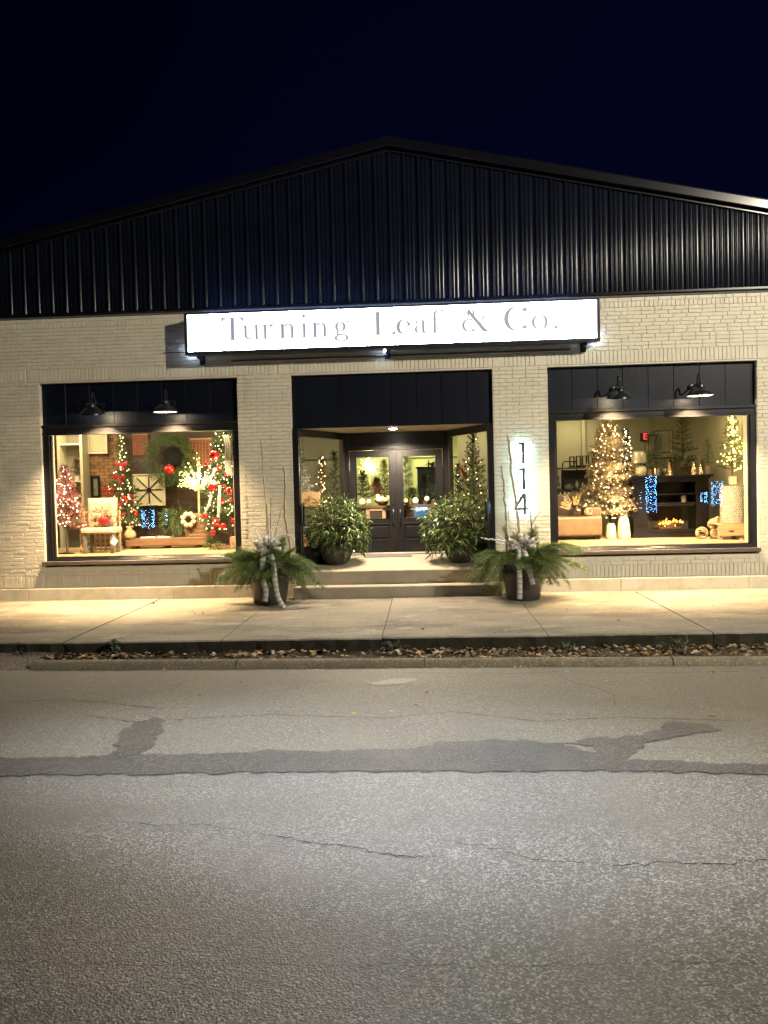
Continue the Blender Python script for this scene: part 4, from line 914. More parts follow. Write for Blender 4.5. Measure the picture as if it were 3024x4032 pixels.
b=MB(); b.box(5.98,6.03,.35,4.3,.78,3.62); b.build('right_return_wall',m_wallc,room)
# brick wall behind the left display
b=MB(); b.box(-9.7,-6.45,3.25,3.4,.6,3.62); b.box(-8.7,-8.6,.3,3.25,.6,3.62); b.build('old_brick_backing',m_bmort,room)
bb=MB(); rr=random.Random(2)
for k in range(40):
    z=.62+k*.075; x=-8.6-(.11 if k%2 else 0)
    while x<-6.45:
        c=min(x+.21,-6.45); bb.box(max(x,-8.6)+.005,c-.005,3.25-.012-rr.uniform(0,.006),3.252,z+.005,z+.07,skip=(4,)); x+=.22
bb.build('old_bricks',m_bw,room,kind='stuff')
for k,z in enumerate(np.arange(.6,3.6,.2)):
    b=MB(); b.box(-6.45,-3.7,2.40-.003*(k%3),2.44,z+.003,z+.197); b.build('wall_board',m_dw,room)
b=MB(); b.box(-3.72,-3.66,2.3,3.6,.6,3.62); b.box(-4.3,-3.72,2.37,2.399,2.2,3.62); b.build('olive_panel',mat('olive_panel',(.22,.20,.10),.8),room)
# interior ceiling lamps
def ceil(x,y,label,w,col,size=.5,z=3.55,grp='flat ceiling lights inside the shop'):
    t=thing('shop_ceiling_light',label,'ceiling light',(x,y,z),grp)
    b=MB(); b.box(x-.14,x+.14,y-.14,y+.14,z+.02,z+.06); b.build('housing',m_white,t,bevel=.01)
    lamp('shop_light','AREA',(x,y,z),w,col,size=size,aim=(x,y,0),parent=t)
WL=(1,.79,.46)
ceil(-6.3,.95,'flat ceiling light over the left part of the left display',60,WL)
ceil(-4.5,.95,'flat ceiling light over the right part of the left display',62,WL)
ceil(-7.6,2.3,'flat ceiling light before the old brick wall',42,(1,.76,.42))
ceil(3.1,1.2,'flat ceiling light over the sofa in the right display',28,WL)
ceil(5.1,1.0,'flat ceiling light over the fireplace in the right display',40,WL)
ceil(3.4,3.5,'flat ceiling light behind the flocked tree',24,(1,.84,.48))
ceil(6.9,2.6,'flat ceiling light right of the right display',26,(1,.82,.46))
ceil(-.6,5.2,'flat ceiling light at the back of the shop behind the doors',130,(1,.93,.45))
ceil(-2.9,2.6,'flat ceiling light behind the left porch glass',40,(1,.85,.55))
ceil(1.2,3.2,'flat ceiling light behind the right porch glass',32,(1,.85,.55))
# ------------------------------------------------------------------ left display
def boxthing(): pass
# tufted chair
m_lin=mat('oatmeal_linen',(.40,.33,.22),.85,var=.08,vs=30,bump=.2,bs=200)
ch=thing('dining_chair','oatmeal tufted dining chair with grey legs in the left window','chair',(-6.24,.78,.78))
bm=bmesh.new(); nx,nz=16,18
def chback():
    b=MB(); vs=[]; tuft=[(-.12,.78),(.12,.78),(-.20,.62),(0,.62),(.20,.62),(-.12,.46),(.12,.46)]
    for j in range(nz+1):
        for i in range(nx+1):
            x=-.27+.54*i/nx; z=.0+.56*j/nz; d=0
            for tx,tz in tuft: d+=.028*math.exp(-((x-tx)**2+(z+.32-tz+.05)**2)/.0016)
            e=min(i,nx-i,j+3,nz-j); bulge=.03*(1-math.exp(-e*.8))
            vs.append((-6.30+x*(1+.08*z),.98+.22*z*.4-bulge+d,1.28+z))
    n=len(vs); fs=[(j*(nx+1)+i,j*(nx+1)+i+1,(j+1)*(nx+1)+i+1,(j+1)*(nx+1)+i) for j in range(nz) for i in range(nx)]
    b.add(vs,fs); b.add([(a,c+.075,e) for a,c,e in [vs[0],vs[nx],vs[nz*(nx+1)+nx],vs[nz*(nx+1)]]]+[vs[0],vs[nx],vs[nz*(nx+1)+nx],vs[nz*(nx+1)]],[(0,3,2,1),(4,0,1,5),(5,1,2,6),(6,2,3,7),(7,3,0,4)])
    b.build('backrest',m_lin,ch,smooth=True,auto=40)
    for tx,tz in tuft:
        k=MB(); k.ball((-6.30+tx,.965+.088*(tz-.32),1.28+tz-.37),.012,8,5); k.build('button',m_lin,ch,smooth=True)
chback(); bm.free()
b=MB(); b.box(-6.57,-5.92,.60,1.05,1.155,1.27); o=b.build('seat',m_lin,ch,bevel=.035); o.modifiers['b'].segments=4; o.data.polygons.foreach_set('use_smooth',[True]*6)
for x,y in ((-6.50,.66),(-5.98,.66),(-6.52,.99),(-6.0,.99)):
    b=MB(); b.box(x-.028,x+.028,y-.028,y+.028,.78,1.156); b.build('leg',m_gwood,ch,bevel=.004)
b=MB(); b.tube([(-5.93,.59,1.15),(-5.91,.57,1.08)],.003,4); M=Matrix.Translation((-5.90,.565,1.01))@Matrix.Rotation(R(38),4,'Y'); b.box(-.055,.055,-.004,.004,-.06,.06,M=M); tag(b.build('price_tag',m_white),'white square tag hanging from the chair seat','tag')
# wreath on chair with red ball
def twigs(name,label,cat,c,r,m,n,L,seed,flat=.5,hole=.0,w=.006,npp=4,loc=None):
    rs=np.random.RandomState(seed); t=thing(name,label,cat,loc or c); P=[];D=[]
    for i in range(n):
        a=rs.uniform(0,2*np.pi); rr=hole+(r-hole)*rs.rand()**.7; p=np.array(c)+np.array([math.cos(a)*rr,rs.normal(0,.03)*flat,math.sin(a)*rr]); d=np.array([math.cos(a+rs.normal(0,.9)),-abs(rs.normal(0,.5)),math.sin(a+rs.normal(0,.9))]); d/=np.linalg.norm(d); P.append(p);D.append(d)
    tri_mesh('foliage',needles(np.array(P),np.array(D),npp,L,w,rs,.7),None,t,mats=m if isinstance(m,list) else [m]); return t
twigs('twig_wreath','dark red twig wreath leaning on the chair back','wreath',(-6.20,.86,1.45),.25,mat('burgundy_twig',(.10,.025,.02),.7),260,.09,4,w=.007)
def ornament(loc,r,m,label,sz=1.,cat='ornament'):
    t=thing('ball_ornament',label,cat,loc); b=MB(); b.ball(loc,r,24,16,sz); b.build('ball',m,t,smooth=True); b=MB(); b.lathe([(.012,r*sz-.004),(.012,r*sz+.015),(.001,r*sz+.015)],10,loc); b.build('cap',m_gold,t,smooth=True,auto=40); return t
ornament((-6.17,.74,1.41),.095,m_red,'large shiny red ball resting on the chair seat')
# lattice screen
t=thing('lattice_screen','pale wooden lattice screen behind the chair','screen',(-6.4,1.2,.78))
for i in range(9): b=MB(); x=-6.84+i*.10; b.box(x-.016,x+.016,1.195,1.21,.78,1.60); b.build('slat',m_lwood,t)
for i in range(8): b=MB(); z=.83+i*.105; b.box(-6.86,-6.02,1.211,1.225,z-.016,z+.016); b.build('slat',m_lwood,t)
# cabinet and pictures behind
cb=thing('wall_cabinet','cream open shelf cabinet before the old brick wall','cabinet',(-7.77,3.0,.6))
b=MB(); b.box(-8.06,-8.0,2.85,3.2,.6,3.3); b.box(-7.55,-7.49,2.85,3.2,.6,3.3); b.build('upright',m_cream,cb)
for z in (1.25,2.20,3.02): b=MB(); b.box(-7.999,-7.551,2.86,3.2,z,z+.035); b.build('shelf',m_white,cb)
b=MB(); b.box(-7.999,-7.551,3.18,3.2,.6,3.3); b.build('back_panel',mat('sage_grey',(.30,.29,.22),.8),cb)
t=conifer('potted_tree','dark little potted tree on the cabinet shelf','small tree'and(-7.68,2.98,2.245),.44,.14,[GB,GD],26,L=.04,npp=5,seed=3,trunk=.01,stand=.10,cat='small tree')
b=MB(); b.lathe([(.001,0),(.05,0),(.07,.1),(.06,.1),(.001,.09)],14,(-7.68,2.98,2.24)); b.build('pot',m_white,t,smooth=True,auto=40)
t=thing('wall_hanging','white framed square panel hanging high on the old brick wall','wall panel',(-7.27,3.15,2.83))
b=MB(); b.box(-7.46,-7.09,3.17,3.19,2.88,3.35); b.build('canvas',mat('linen_canvas',(.60,.56,.38),.8),t)
b=MB(); b.box(-7.50,-7.46,3.14,3.2,2.83,3.4); b.box(-7.09,-7.05,3.14,3.2,2.83,3.4); b.box(-7.459,-7.091,3.14,3.2,2.83,2.87); b.build('frame',m_white,t)
t=thing('framed_picture','narrow dark framed botanical picture on the old brick wall','picture',(-7.36,3.15,1.86))
b=MB(); b.box(-7.41,-7.30,3.18,3.19,1.89,2.29); b.build('print',mat('grey_print',(.22,.22,.18),.6,var=.5,vs=18),t)
b=MB(); b.box(-7.45,-7.411,3.15,3.2,1.85,2.33); b.box(-7.299,-7.27,3.15,3.2,1.85,2.33); b.box(-7.41,-7.30,3.15,3.2,1.85,1.889); b.box(-7.41,-7.30,3.15,3.2,2.291,2.33); b.build('frame',m_black,t)
# long low bench
t=thing('wood_bench','long low rustic brown beam bench under the lanterns','bench',(-5.3,1.75,.78))
b=MB(); b.box(-6.10,-4.42,1.6,1.95,.84,1.0); b.build('beam',m_wood,t,bevel=.012)
for x in (-5.95,-5.3,-4.65): b=MB(); b.box(x-.05,x+.05,1.66,1.9,.78,.839); b.build('foot',m_wood,t,bevel=.008)
# star art
t=thing('star_wall_art','square cream wall art with eight dark spokes, leaning on the dark boards','wall art',(-5.77,2.2,1.65))
cx,cz=-5.77,1.985; b=MB(); b.box(cx-.335,cx+.335,2.16,2.18,cz-.335,cz+.335); b.build('panel',mat('cream_canvas',(.62,.56,.40),.8),t)
b=MB(); s=.335
for q in ((cx-s,cx-s+.022,cz-s,cz+s),(cx+s-.022,cx+s,cz-s,cz+s),(cx-s+.0225,cx+s-.0225,cz-s,cz-s+.022),(cx-s+.0225,cx+s-.0225,cz+s-.022,cz+s)): b.box(q[0],q[1],2.135,2.159,q[2],q[3])
b.build('frame',m_cream,t)
for k in range(8):
    a=k*math.pi/4; L=.28 if k%2==0 else .365; M=Matrix.Translation((cx,2.15,cz))@Matrix.Rotation(-a,4,'Y'); b=MB(); b.box(.035,L,-.006,.006,-.011,.011,M=M); b.build('spoke',m_black,t)
b=MB(); b.lathe([(.001,0),(.045,0),(.045,.015),(.001,.015)],8,(0,0,0)); M=Matrix.Translation((cx,2.155,cz))@Matrix.Rotation(R(90),4,'X'); b.v=[tuple(M@Vector(p)) for p in b.v]; b.build('hub',m_black,t)
# lanterns
def lantern(x,y,z,w,h,label,m=m_black,handle=True,group=None,base=True):
    t=thing('lantern',label,'lantern',(x,y,z),group); e=.014; b=MB()
    for sx in(-1,1):
        for sy in(-1,1): b.box(x+sx*(w/2-e/2)-e/2,x+sx*(w/2-e/2)+e/2,y+sy*(w/2-e/2)-e/2,y+sy*(w/2-e/2)+e/2,z+.03,z+h)
    for zz in (z+.03,z+h-e):
        for sy in(-1,1): b.box(x-w/2+e,x+w/2-e,y+sy*(w/2-e/2)-e/2,y+sy*(w/2-e/2)+e/2,zz,zz+e)
        for sx in(-1,1): b.box(x+sx*(w/2-e/2)-e/2,x+sx*(w/2-e/2)+e/2,y-w/2+e,y+w/2-e,zz,zz+e)
    b.build('frame',m,t)
    if base: b=MB(); b.box(x-w/2-.01,x+w/2+.01,y-w/2-.01,y+w/2+.01,z,z+.029); b.build('base',m_white if base=='w' else m,t,bevel=.004)
    b=MB(); b.box(x-w/2+e,x+w/2-e,y-w/2+.003,y-w/2+.006,z+.03+e,z+h-e); b.build('pane',m_gls,t)
    if handle: b=MB(); b.tube([(x+.05*math.cos(math.pi*k/8),y,z+h+.05*math.sin(math.pi*k/8)) for k in range(9)],.005,6); b.build('handle',m,t)
    return t
lantern(-5.647,1.78,1.0,.27,.66,'tall dark glass lantern under the star art',base='w'); lantern(-5.323,1.78,1.0,.225,.51,'shorter dark glass lantern right of the tall one',base='w')
# hanging wreath
def wreath(name,label,c,ro,ri,mats,n,L,seed,droop=True):
    rs=np.random.RandomState(seed); t=thing(name,label,'wreath',c); P=[];D=[]
    for i in range(n):
        a=rs.uniform(0,2*np.pi); rr=rs.uniform(ri,ro*.85); p=np.array(c)+[math.cos(a)*rr,rs.normal(0,.05),math.sin(a)*rr]; s=1 if rs.rand()<.7 else -1
        d=np.array([-math.sin(a)*.6*s+math.cos(a)*.6,-.25+rs.normal(0,.3),math.cos(a)*.6*s+math.sin(a)*.6-(.5 if droop else 0)]); d/=np.linalg.norm(d)
        q=np.linspace(0,1,4)[:,None]; P.append(p+d*q*L*1.3);D.append(np.repeat(d[None],4,0))
    tri_mesh('foliage',needles(np.concatenate(P),np.concatenate(D),5,L*.6,.007,rs,.6),None,t,mats=mats,mi=None if len(mats)==1 else (rs.rand(n*20)<.3).astype(int)); return t
t=wreath('pine_wreath','very large green pine wreath hanging over the star art',(-5.30,2.15,2.66),.58,.24,[G_,GP],430,.13,6)
b=MB(); b.lathe([(.001,0),(.20,0),(.20,.01),(.001,.01)],20,(0,0,0)); M=Matrix.Translation((-5.28,2.3,2.68))@Matrix.Rotation(R(90),4,'X'); b.v=[tuple(M@Vector(p)) for p in b.v]; b.build('dark_centre',m_black,t)
ornament((-5.25,1.92,2.39),.108,m_red,'shiny red ball hanging low in the large pine wreath',.95)
wreath('pine_swag','bushy pine sprays leaning left of the wicker basket',(-5.08,1.75,1.38),.24,.02,[G_,GP],120,.16,9)
# hanging woven baskets
def weave_basket(name,label,x,y,z0,z1,w,m,loc,rim=True,shape='flat',cat='basket'):
    t=thing(name,label,cat,loc); k=0; z=z0
    while z<z1:
        b=MB(); b.box(x-w/2,x+w/2,y-.012+(.006 if k%2 else 0),y+.004,z,z+.012); b.build('reed',m,t); z+=.030; k+=1
    for i in range(8): b=MB(); xx=x-w/2+w*i/7; b.tube([(xx,y-.004,z0),(xx,y-.004,z1)],.008,5); b.build('stake',m,t)
    b=MB(); P=[(x-w/2+w*i/40,y-.02+.018*math.cos(i*1.3),z1+.012*math.sin(i*1.3)) for i in range(41)]; b.tube(P,.010,5); b.build('rim',m_lwood,t); return t
m_reed=mat('red_brown_reed',(.28,.09,.045),.6,var=.3,vs=20); m_wick=mat('brown_wicker',(.20,.12,.065),.65,var=.35,vs=20)
weave_basket('woven_tray','reddish woven tray hanging right of the large wreath',-4.67,2.25,2.46,3.03,.48,m_reed,(-4.67,2.25,2.4))
weave_basket('woven_tray','dim woven tray hanging left of the large wreath on dark boards',-5.99,2.34,2.73,3.16,.32,m_reed,(-5.99,2.34,2.7))
# wicker basket with beads
t=thing('wicker_basket','large brown wicker basket on the bench holding the lit twig tree','basket',(-4.62,1.78,1.0))
rr=random.Random(5)
for k in range(19):
    z=1.0+k*.026; w=.25+.06*k/18; P=[(-4.62+w*1.08*math.cos(2*math.pi*i/36),1.78+w*.6*math.sin(2*math.pi*i/36)+(.008 if (i+k)%2 else -.008),z+rr.uniform(-.003,.003)) for i in range(37)]; b=MB(); b.tube(P,.0125,5); b.build('reed',m_wick,t)
b=MB(); b.lathe([(.001,0),(.225,.0),(.28,.46),(.001,.44)],20,(-4.62,1.78,1.0),1.05,.55); b.build('liner',m_wood,t)
t=thing('bead_garland','loop of cream wooden beads hung on the wicker basket','garland',(-4.78,1.55,1.25))
for k in range(8):
    a=2*math.pi*k/8+.4; b=MB(); b.ball((-4.76+.115*math.cos(a)*1.0,1.54,1.36+.115*math.sin(a)),.052,14,9); b.build('bead',mat('cream_bead',(.62,.50,.32),.6,var=.1,vs=30,bump=.2),t,smooth=True)
# lit twig tree
def twigtree(x,y,z,zc,rx,rz,n,label,seed,bulb='yellow',glow=60,col=(1,.90,.42)):
    t=thing('twig_light_tree',label,'light tree',(x,y,z)); rs=np.random.RandomState(seed)
    mb=mat('lit_twig',(.60,.55,.35),.6); b=MB(); b.tube([(x,y,z),(x,y,zc-rz*.55)],.025,8); b.build('trunk',mb,t,smooth=True)
    for i in range(34):
        a=rs.uniform(0,2*np.pi); ct=rs.uniform(-.05,1.); st_=math.sqrt(1-ct*ct); d=np.array([math.cos(a)*st_*rx,math.sin(a)*st_*rx*.8,ct*rz*1.65]); d*=rs.uniform(.8,1.05)
        o=np.array([x,y,zc-rz*.70]); pts=[tuple(o+d*s+np.array([0,0,.18*rz*math.sin(s*3)*(1-ct)])*.6) for s in (0,.3,.6,.85,1.)]; b=MB(); b.tube(pts,[.010,.007,.005,.003,.002],4); b.build('branch',mb,t)
        for s in np.linspace(.25,1.,max(3,n//34)):
            p=o+d*s+np.array([0,0,.18*rz*math.sin(s*3)*(1-ct)])*.6+rs.normal(0,.022*rx/.4,3); meshobj('bulb',BM[bulb],tuple(p),t,scale=rs.uniform(.6,1.))
    lamp('tree_glow','POINT',(x,y-.02,zc),glow,col,.10,parent=t)
    return t
twigtree(-4.60,1.75,1.2,2.24,.44,.44,300,'twig tree glowing yellow white with tiny bulbs, standing in the wicker basket',3,glow=38)
# trees in the left display
GR=[G_,GB]
conifer('christmas_tree','slim brown tree with white lights at the far left of the left window',(-6.90,.75,.78),1.66,.40,[GR1,GR1],74,L=.055,seed=11,bulbs=85,bulb='white',stand=.38,npp=9,glow=[(1.2,7,(1,.8,.6))],power=.75)
t=thing('metal_stand','dark flat metal foot under the slim brown tree','stand',(-6.9,.72,.78)); b=MB(); b.box(-7.05,-6.75,.69,.75,.782,.80); b.box(-6.93,-6.87,.60,.84,.801,.815); b.build('foot_plate',m_black,t,bevel=.003)
t=conifer('christmas_tree','tall thin green tree with red bows left of the star art',(-6.30,2.05,.78),2.40,.45,[G_,G2],80,L=.055,seed=12,bulbs=85,bulb='warm',stand=.35,npp=5,glow=[(1.9,5,(1,.8,.5))],power=1.)
rr=random.Random(6)
for k in range(5):
    z=1.45+k*.27; x=-6.3+.20*math.sin(k*2.2); b=MB()
    for sg_ in(-1,1): b.add([(x,1.78,z),(x+sg_*.11,1.76,z+.06),(x+sg_*.13,1.75,z-.01),(x+sg_*.10,1.77,z-.06)],[(0,1,2,3)])
    b.add([(x-.02,1.77,z),(x+.02,1.77,z),(x+.05,1.76,z-.14),(x+.0,1.76,z-.15)],[(0,1,2,3)]); o=b.build('bow',m_dred,t); so=o.modifiers.new('s','SOLIDIFY'); so.thickness=.01
t=conifer('christmas_tree','small green tree with little red balls in a burlap base by the lattice',(-6.03,1.68,1.0),1.22,.34,[G_,G2],50,L=.05,seed=13,bulbs=26,bulb='warm',stand=.16,npp=5)
for k in range(12):
    a=rr.uniform(math.pi,2*math.pi); z=rr.uniform(1.3,2.0); r_=.33*(2.2-z)/1.0; b=MB(); b.ball((-6.03+r_*math.cos(a),1.68+r_*math.sin(a)-.02,z),.032,10,7); b.build('red_ball',m_red,t,smooth=True)
b=MB(); b.lathe([(.001,0),(.11,0),(.13,.07),(.10,.15),(.045,.19),(.09,.26),(.06,.26),(.03,.2)],16,(-6.03,1.68,1.0)); b.build('burlap_base',mat('burlap',(.34,.25,.14),.9,bump=.5,bs=120),t,smooth=True)
# big tree at the right
t=conifer('christmas_tree','full tree with red balls and striped ribbon at the right end of the left window',(-3.84,1.25,.78),2.55,.64,[G_,G2],130,L=.06,seed=14,bulbs=270,bulb='warm',stand=.20,npp=8,glow=[(.9,14,(1,.78,.42)),(1.6,14,(1,.78,.42)),(2.3,10,(1,.82,.46))],power=.5,trunk=.03)
for dx,z,r_ in ((-.14,2.60,.10),(-.19,2.0,.085),(-.02,1.72,.06),(.1,2.9,.05),(-.36,1.45,.06),(.12,2.25,.07),(-.30,2.45,.045),(.0,1.25,.06),(.16,1.75,.05),(-.2,1.12,.055),(.2,1.35,.05),(-.05,2.35,.05)):
    b=MB(); b.ball((-3.86+dx,.80+.1*abs(dx),z),r_,16,10); b.build('red_ball',m_red,t,smooth=True)
for cx_,cz_ in ((-3.72,1.92),(-3.98,1.30)):
    for k in range(22): b=MB(); b.ball((cx_+rr.gauss(0,.06),.74+rr.uniform(0,.06),cz_+rr.gauss(0,.055)),.020,7,5); b.build('berry',m_red,t,smooth=True)
for x_ in (-3.74,-3.70,-3.66): ribbon([(x_-.05,.78,2.98),(x_+.01,.72,2.75),(x_-.01,.70,2.45),(x_+.03,.72,2.2)],.05,t,'ribbon',(1,.3,0),.03)
ribbon([(-3.95,.76,2.35),(-4.05,.72,2.15),(-3.98,.70,2.05),(-3.88,.7,2.1)],.045,t,'ribbon',(1,.3,0),.03); ribbon([(-3.88,.74,2.02),(-3.90,.7,1.7),(-3.92,.7,1.4)],.055,t,'ribbon',(1,.3,0),.03); ribbon([(-4.05,.74,1.85),(-4.1,.7,1.65),(-4.18,.7,1.5)],.045,t,'ribbon',(1,.3,0),.03)
b=MB()
for a,c,h1 in ((-4.02,-3.72,.0),(-4.15,-3.9,.06)): b.box(a,c,.98,1.1,.785+h1,.83+h1)
b.box(-3.82,-3.6,1.1,1.3,.785,1.02); b.build('crate_foot',m_lwood,t,bevel=.004)
wreath('ground_greenery','clump of pale greenery and bare twigs at the foot of the full tree',(-4.12,1.0,.92),.14,.01,[G2],60,.09,19)
# ------------------------------------------------------------------ right display
m_lea=mat('tan_leather',(.20,.13,.07),.42,var=.22,vs=6,bump=.15,bs=60); m_lea2=mat('dark_tan_leather',(.13,.085,.05),.45,var=.2,vs=6)
t=thing('leather_sofa','tan leather chaise sofa at the left of the right window','sofa',(2.6,1.9,.78))
def soft(x0,x1,y0,y1,z0,z1,name,m,bv=.04):
    b=MB(); b.box(x0,x1,y0,y1,z0,z1); o=b.build(name,m,t,bevel=bv); o.modifiers['b'].segments=4; o.data.polygons.foreach_set('use_smooth',[True]*6); return o
soft(1.75,3.47,1.60,2.35,.86,1.235,'seat',m_lea); soft(1.75,3.06,2.36,2.6,.86,1.68,'backrest',m_lea2); soft(3.22,3.50,1.78,2.6,.88,1.42,'armrest',m_lea2)
for x in (2.0,3.38): b=MB(); b.box(x-.055,x+.055,1.66,1.8,.78,.87); b.build('foot',m_black,t)
b=MB(); b.tube([(2.36,1.605,1.19),(3.40,1.605,1.19)],.006,6); b.build('piping',m_lea2,t)
t=ornament((3.02,1.82,1.335),.098,m_bronze,'large bronze bell ball on the leather sofa with a gold leaf'); 
for k,(a,L) in enumerate(((115,.24),(140,.2),(165,.22),(75,.26),(95,.2))):
    b=MB(); ca,sa=math.cos(R(a)),math.sin(R(a)); o_=(2.92+.02*k,1.80,1.40)
    for q in (.3,.55,.8,1.):
        for sg_ in(-1,1):
            cx_,cz_=o_[0]+ca*L*q,o_[2]+sa*L*q; d=(math.cos(R(a+sg_*38)),math.sin(R(a+sg_*38))); n_=(-d[1],d[0]); b.add([(cx_,1.80,cz_),(cx_+d[0]*.04+n_[0]*.015,1.79,cz_+d[1]*.04+n_[1]*.015),(cx_+d[0]*.09,1.80,cz_+d[1]*.09),(cx_+d[0]*.04-n_[0]*.015,1.79,cz_+d[1]*.04-n_[1]*.015)],[(0,1,2,3)])
    o=b.build('gold_leaf',mat('pale_gold_leaf',(.55,.40,.2),.5),t); so=o.modifiers.new('s','SOLIDIFY'); so.thickness=.003
def twine(loc,r,label,seed,group='twine balls on the display floor',m=None):
    t=thing('twine_ball',label,'decorative ball',loc,group); rs=np.random.RandomState(seed)
    for k in range(12):
        n=rs.normal(size=3); n/=np.linalg.norm(n); u=np.cross(n,[0,0,1.]); u/=np.linalg.norm(u)+1e-9; w=np.cross(n,u); b=MB(); b.tube([tuple(np.array(loc)+r*(u*math.cos(a)+w*math.sin(a))) for a in np.linspace(0,2*math.pi,22)],.006,4,False); b.build('strand',m or mat('twine',(.50,.36,.20),.55,.3),t)
    for k in range(10): p=rs.normal(size=3); p/=np.linalg.norm(p); meshobj('bulb',BM['warm'],tuple(np.array(loc)+p*r*.8),t,scale=.38)
twine((3.24,1.80,1.32),.085,'small sparkling twine ball on the sofa beside the bronze bell',30,None)
twine((5.24,1.2,.895),.112,'leftmost twine ball on the floor before the fireplace',31); twine((5.47,1.25,1.055),.10,'upper twine ball stacked beside the crate',32); twine((5.50,1.2,.885),.10,'twine ball under the stacked one beside the crate',33); twine((5.62,1.42,1.10),.09,'rearmost twine ball behind the wooden crate',34)
# flocked tree with many warm lights
conifer('christmas_tree','tall beige flocked tree thick with warm lights left of the fireplace',(3.78,2.25,.78),2.42,.66,[GF,GF2],150,L=.055,w=.008,seed=41,bulbs=270,bulb='warm',stand=.22,npp=9,glow=[(.7,16,(1,.72,.34)),(1.3,14,(1,.72,.34)),(1.9,9,(1,.72,.34))],power=.55,trunk=.03)
for k,(x,z,r_) in enumerate(((3.36,2.02,.062),(3.62,1.92,.045),(3.95,1.60,.06),(4.15,1.35,.06),(3.75,2.35,.05))): ornament((x,1.75,z),r_,m_bronze,['bronze ball high left in the flocked tree','small bronze ball in the middle of the flocked tree','bronze ball low in the flocked tree','bronze ball low right in the flocked tree by the fireplace','bronze ball in the upper half of the flocked tree'][k])
m_cer=mat('cream_ceramic',(.62,.56,.40),.45,var=.06,vs=8); m_cutw=mat('cut_pattern',(.32,.27,.18),.7)
def vase(x,y,r,h,label,seed):
    t=thing('ceramic_vase',label,'vase',(x,y,.78)); b=MB(); b.lathe([(.001,0),(r*.92,0),(r,.02),(r*1.0,h*.15),(r*.98,h*.3),(r*.82,h*.75),(r*.72,h*.88),(r*.60,h*.93),(r*.62,h),(r*.5,h),(r*.5,h*.9)],28,(x,y,.78)); b.build('body',m_cer,t,smooth=True,auto=50)
    b=MB(); b.lathe([(r*1.01,h*.20),(r*1.015,h*.215),(r*1.01,h*.23)],28,(x,y,.78)); b.build('ring',m_cer,t,smooth=True)
    rr=random.Random(seed)
    for k in range(16):
        a=math.pi+math.pi*(k+.5)/16; z=h*rr.uniform(.34,.8); q=r*(1.0-.24*((z/h-.15)/.6)); b=MB(); c=Vector((x+q*math.cos(a),y+q*math.sin(a),.78+z)); n_=Vector((math.cos(a),math.sin(a),.1)); u=n_.cross(Vector((0,0,1))).normalized(); w=u.cross(n_)
        for j in range(6):
            an=j*math.pi/3; d=u*math.cos(an)+w*math.sin(an); e=u*math.cos(an+.5)+w*math.sin(an+.5); b.add([tuple(c+n_*.003),tuple(c+n_*.003+d*.016),tuple(c+n_*.003+e*.016)],[(0,1,2)])
        b.build('flower_mark',m_cutw,t)
vase(3.685,1.82,.105,.31,'small cream vase with flower pattern beside the sofa',1); vase(3.945,1.86,.13,.44,'larger cream vase with flower pattern beside the fireplace',2)
conifer('christmas_tree','dark green tree with white lights behind the table lamp',(4.24,2.75,.78),2.22,.36,[GD,G_],75,L=.06,seed=44,bulbs=110,bulb='white',stand=.1,npp=6,power=.8)
# fireplace
m_fp=mat('black_brown_mantel_wood',(.007,.005,.006),.40,var=.2,vs=4,spec=.3)
t=thing('electric_fireplace','black wooden electric fireplace with glowing logs in the right window','fireplace',(4.87,2.05,.78))
def fb(name,x0,x1,y0,y1,z0,z1,m=m_fp,bv=.004): b=MB(); b.box(x0,x1,y0,y1,z0,z1); return b.build(name,m,t,bevel=bv)
fb('mantel_top',4.06,5.68,1.78,2.35,1.975,2.015); fb('cornice',4.10,5.64,1.81,2.35,1.93,1.974); fb('cornice',4.13,5.61,1.84,2.35,1.88,1.929)
fb('side_post',4.14,4.43,1.86,2.35,.80,1.879); fb('side_post',5.37,5.62,1.86,2.35,.80,1.879); fb('base',4.12,5.66,1.84,2.35,.78,.86)
fb('rail',4.431,5.369,1.88,2.3,1.62,1.65); fb('rail',4.431,5.369,1.88,2.3,1.44,1.47); fb('shelf_back',4.431,5.369,2.28,2.3,1.4,1.88); fb('rail',4.431,5.369,1.88,2.3,.861,.90)
fb('post_panel',4.19,4.38,1.852,1.859,1.0,1.82,bv=.002); fb('post_panel',5.42,5.58,1.852,1.859,1.0,1.82,bv=.002)
fb('firebox',4.46,5.34,2.25,2.27,.90,1.44,mat('firebox_lining',(.03,.027,.022),.7)); fb('firebox_floor',4.46,5.34,1.95,2.24,.901,.92,mat('ember_bed',(.05,.035,.025),.9,var=.4,vs=40))
b=MB(); b.box(4.46,5.34,1.90,1.904,.905,1.435); b.build('pane',m_gls,t)
b=MB(); b.box(4.46,5.34,1.884,1.899,.905,.94); b.box(4.46,5.34,1.884,1.899,1.40,1.435); b.build('firebox_trim',m_black,t)
m_log=mat('charred_log',(.05,.025,.015),.85,var=.5,vs=20,bump=.5,bs=40,emit=(1,.16,.02),es=.10); m_fl=mat('flame',(1,.5,.1),.5,emit=(1,.33,.04),es=3.4); m_fl2=mat('flame_core',(1,.7,.2),.5,emit=(1,.62,.15),es=5)
for p,q in (((4.62,2.05,.98),(4.93,2.02,1.03)),((4.80,2.0,1.0),(5.16,2.06,1.05)),((4.68,1.98,.95),(5.1,1.98,.95)),((4.74,2.1,1.08),(4.86,1.98,.97)),((5.0,2.1,1.1),(4.95,1.98,.98)),((4.66,2.1,1.05),(4.8,2.06,1.09))): b=MB(); b.tube([p,((p[0]+q[0])/2,(p[1]+q[1])/2,(p[2]+q[2])/2+.01),q],[.034,.038,.030],8); b.build('log',m_log,t,smooth=True)
rr=random.Random(3)
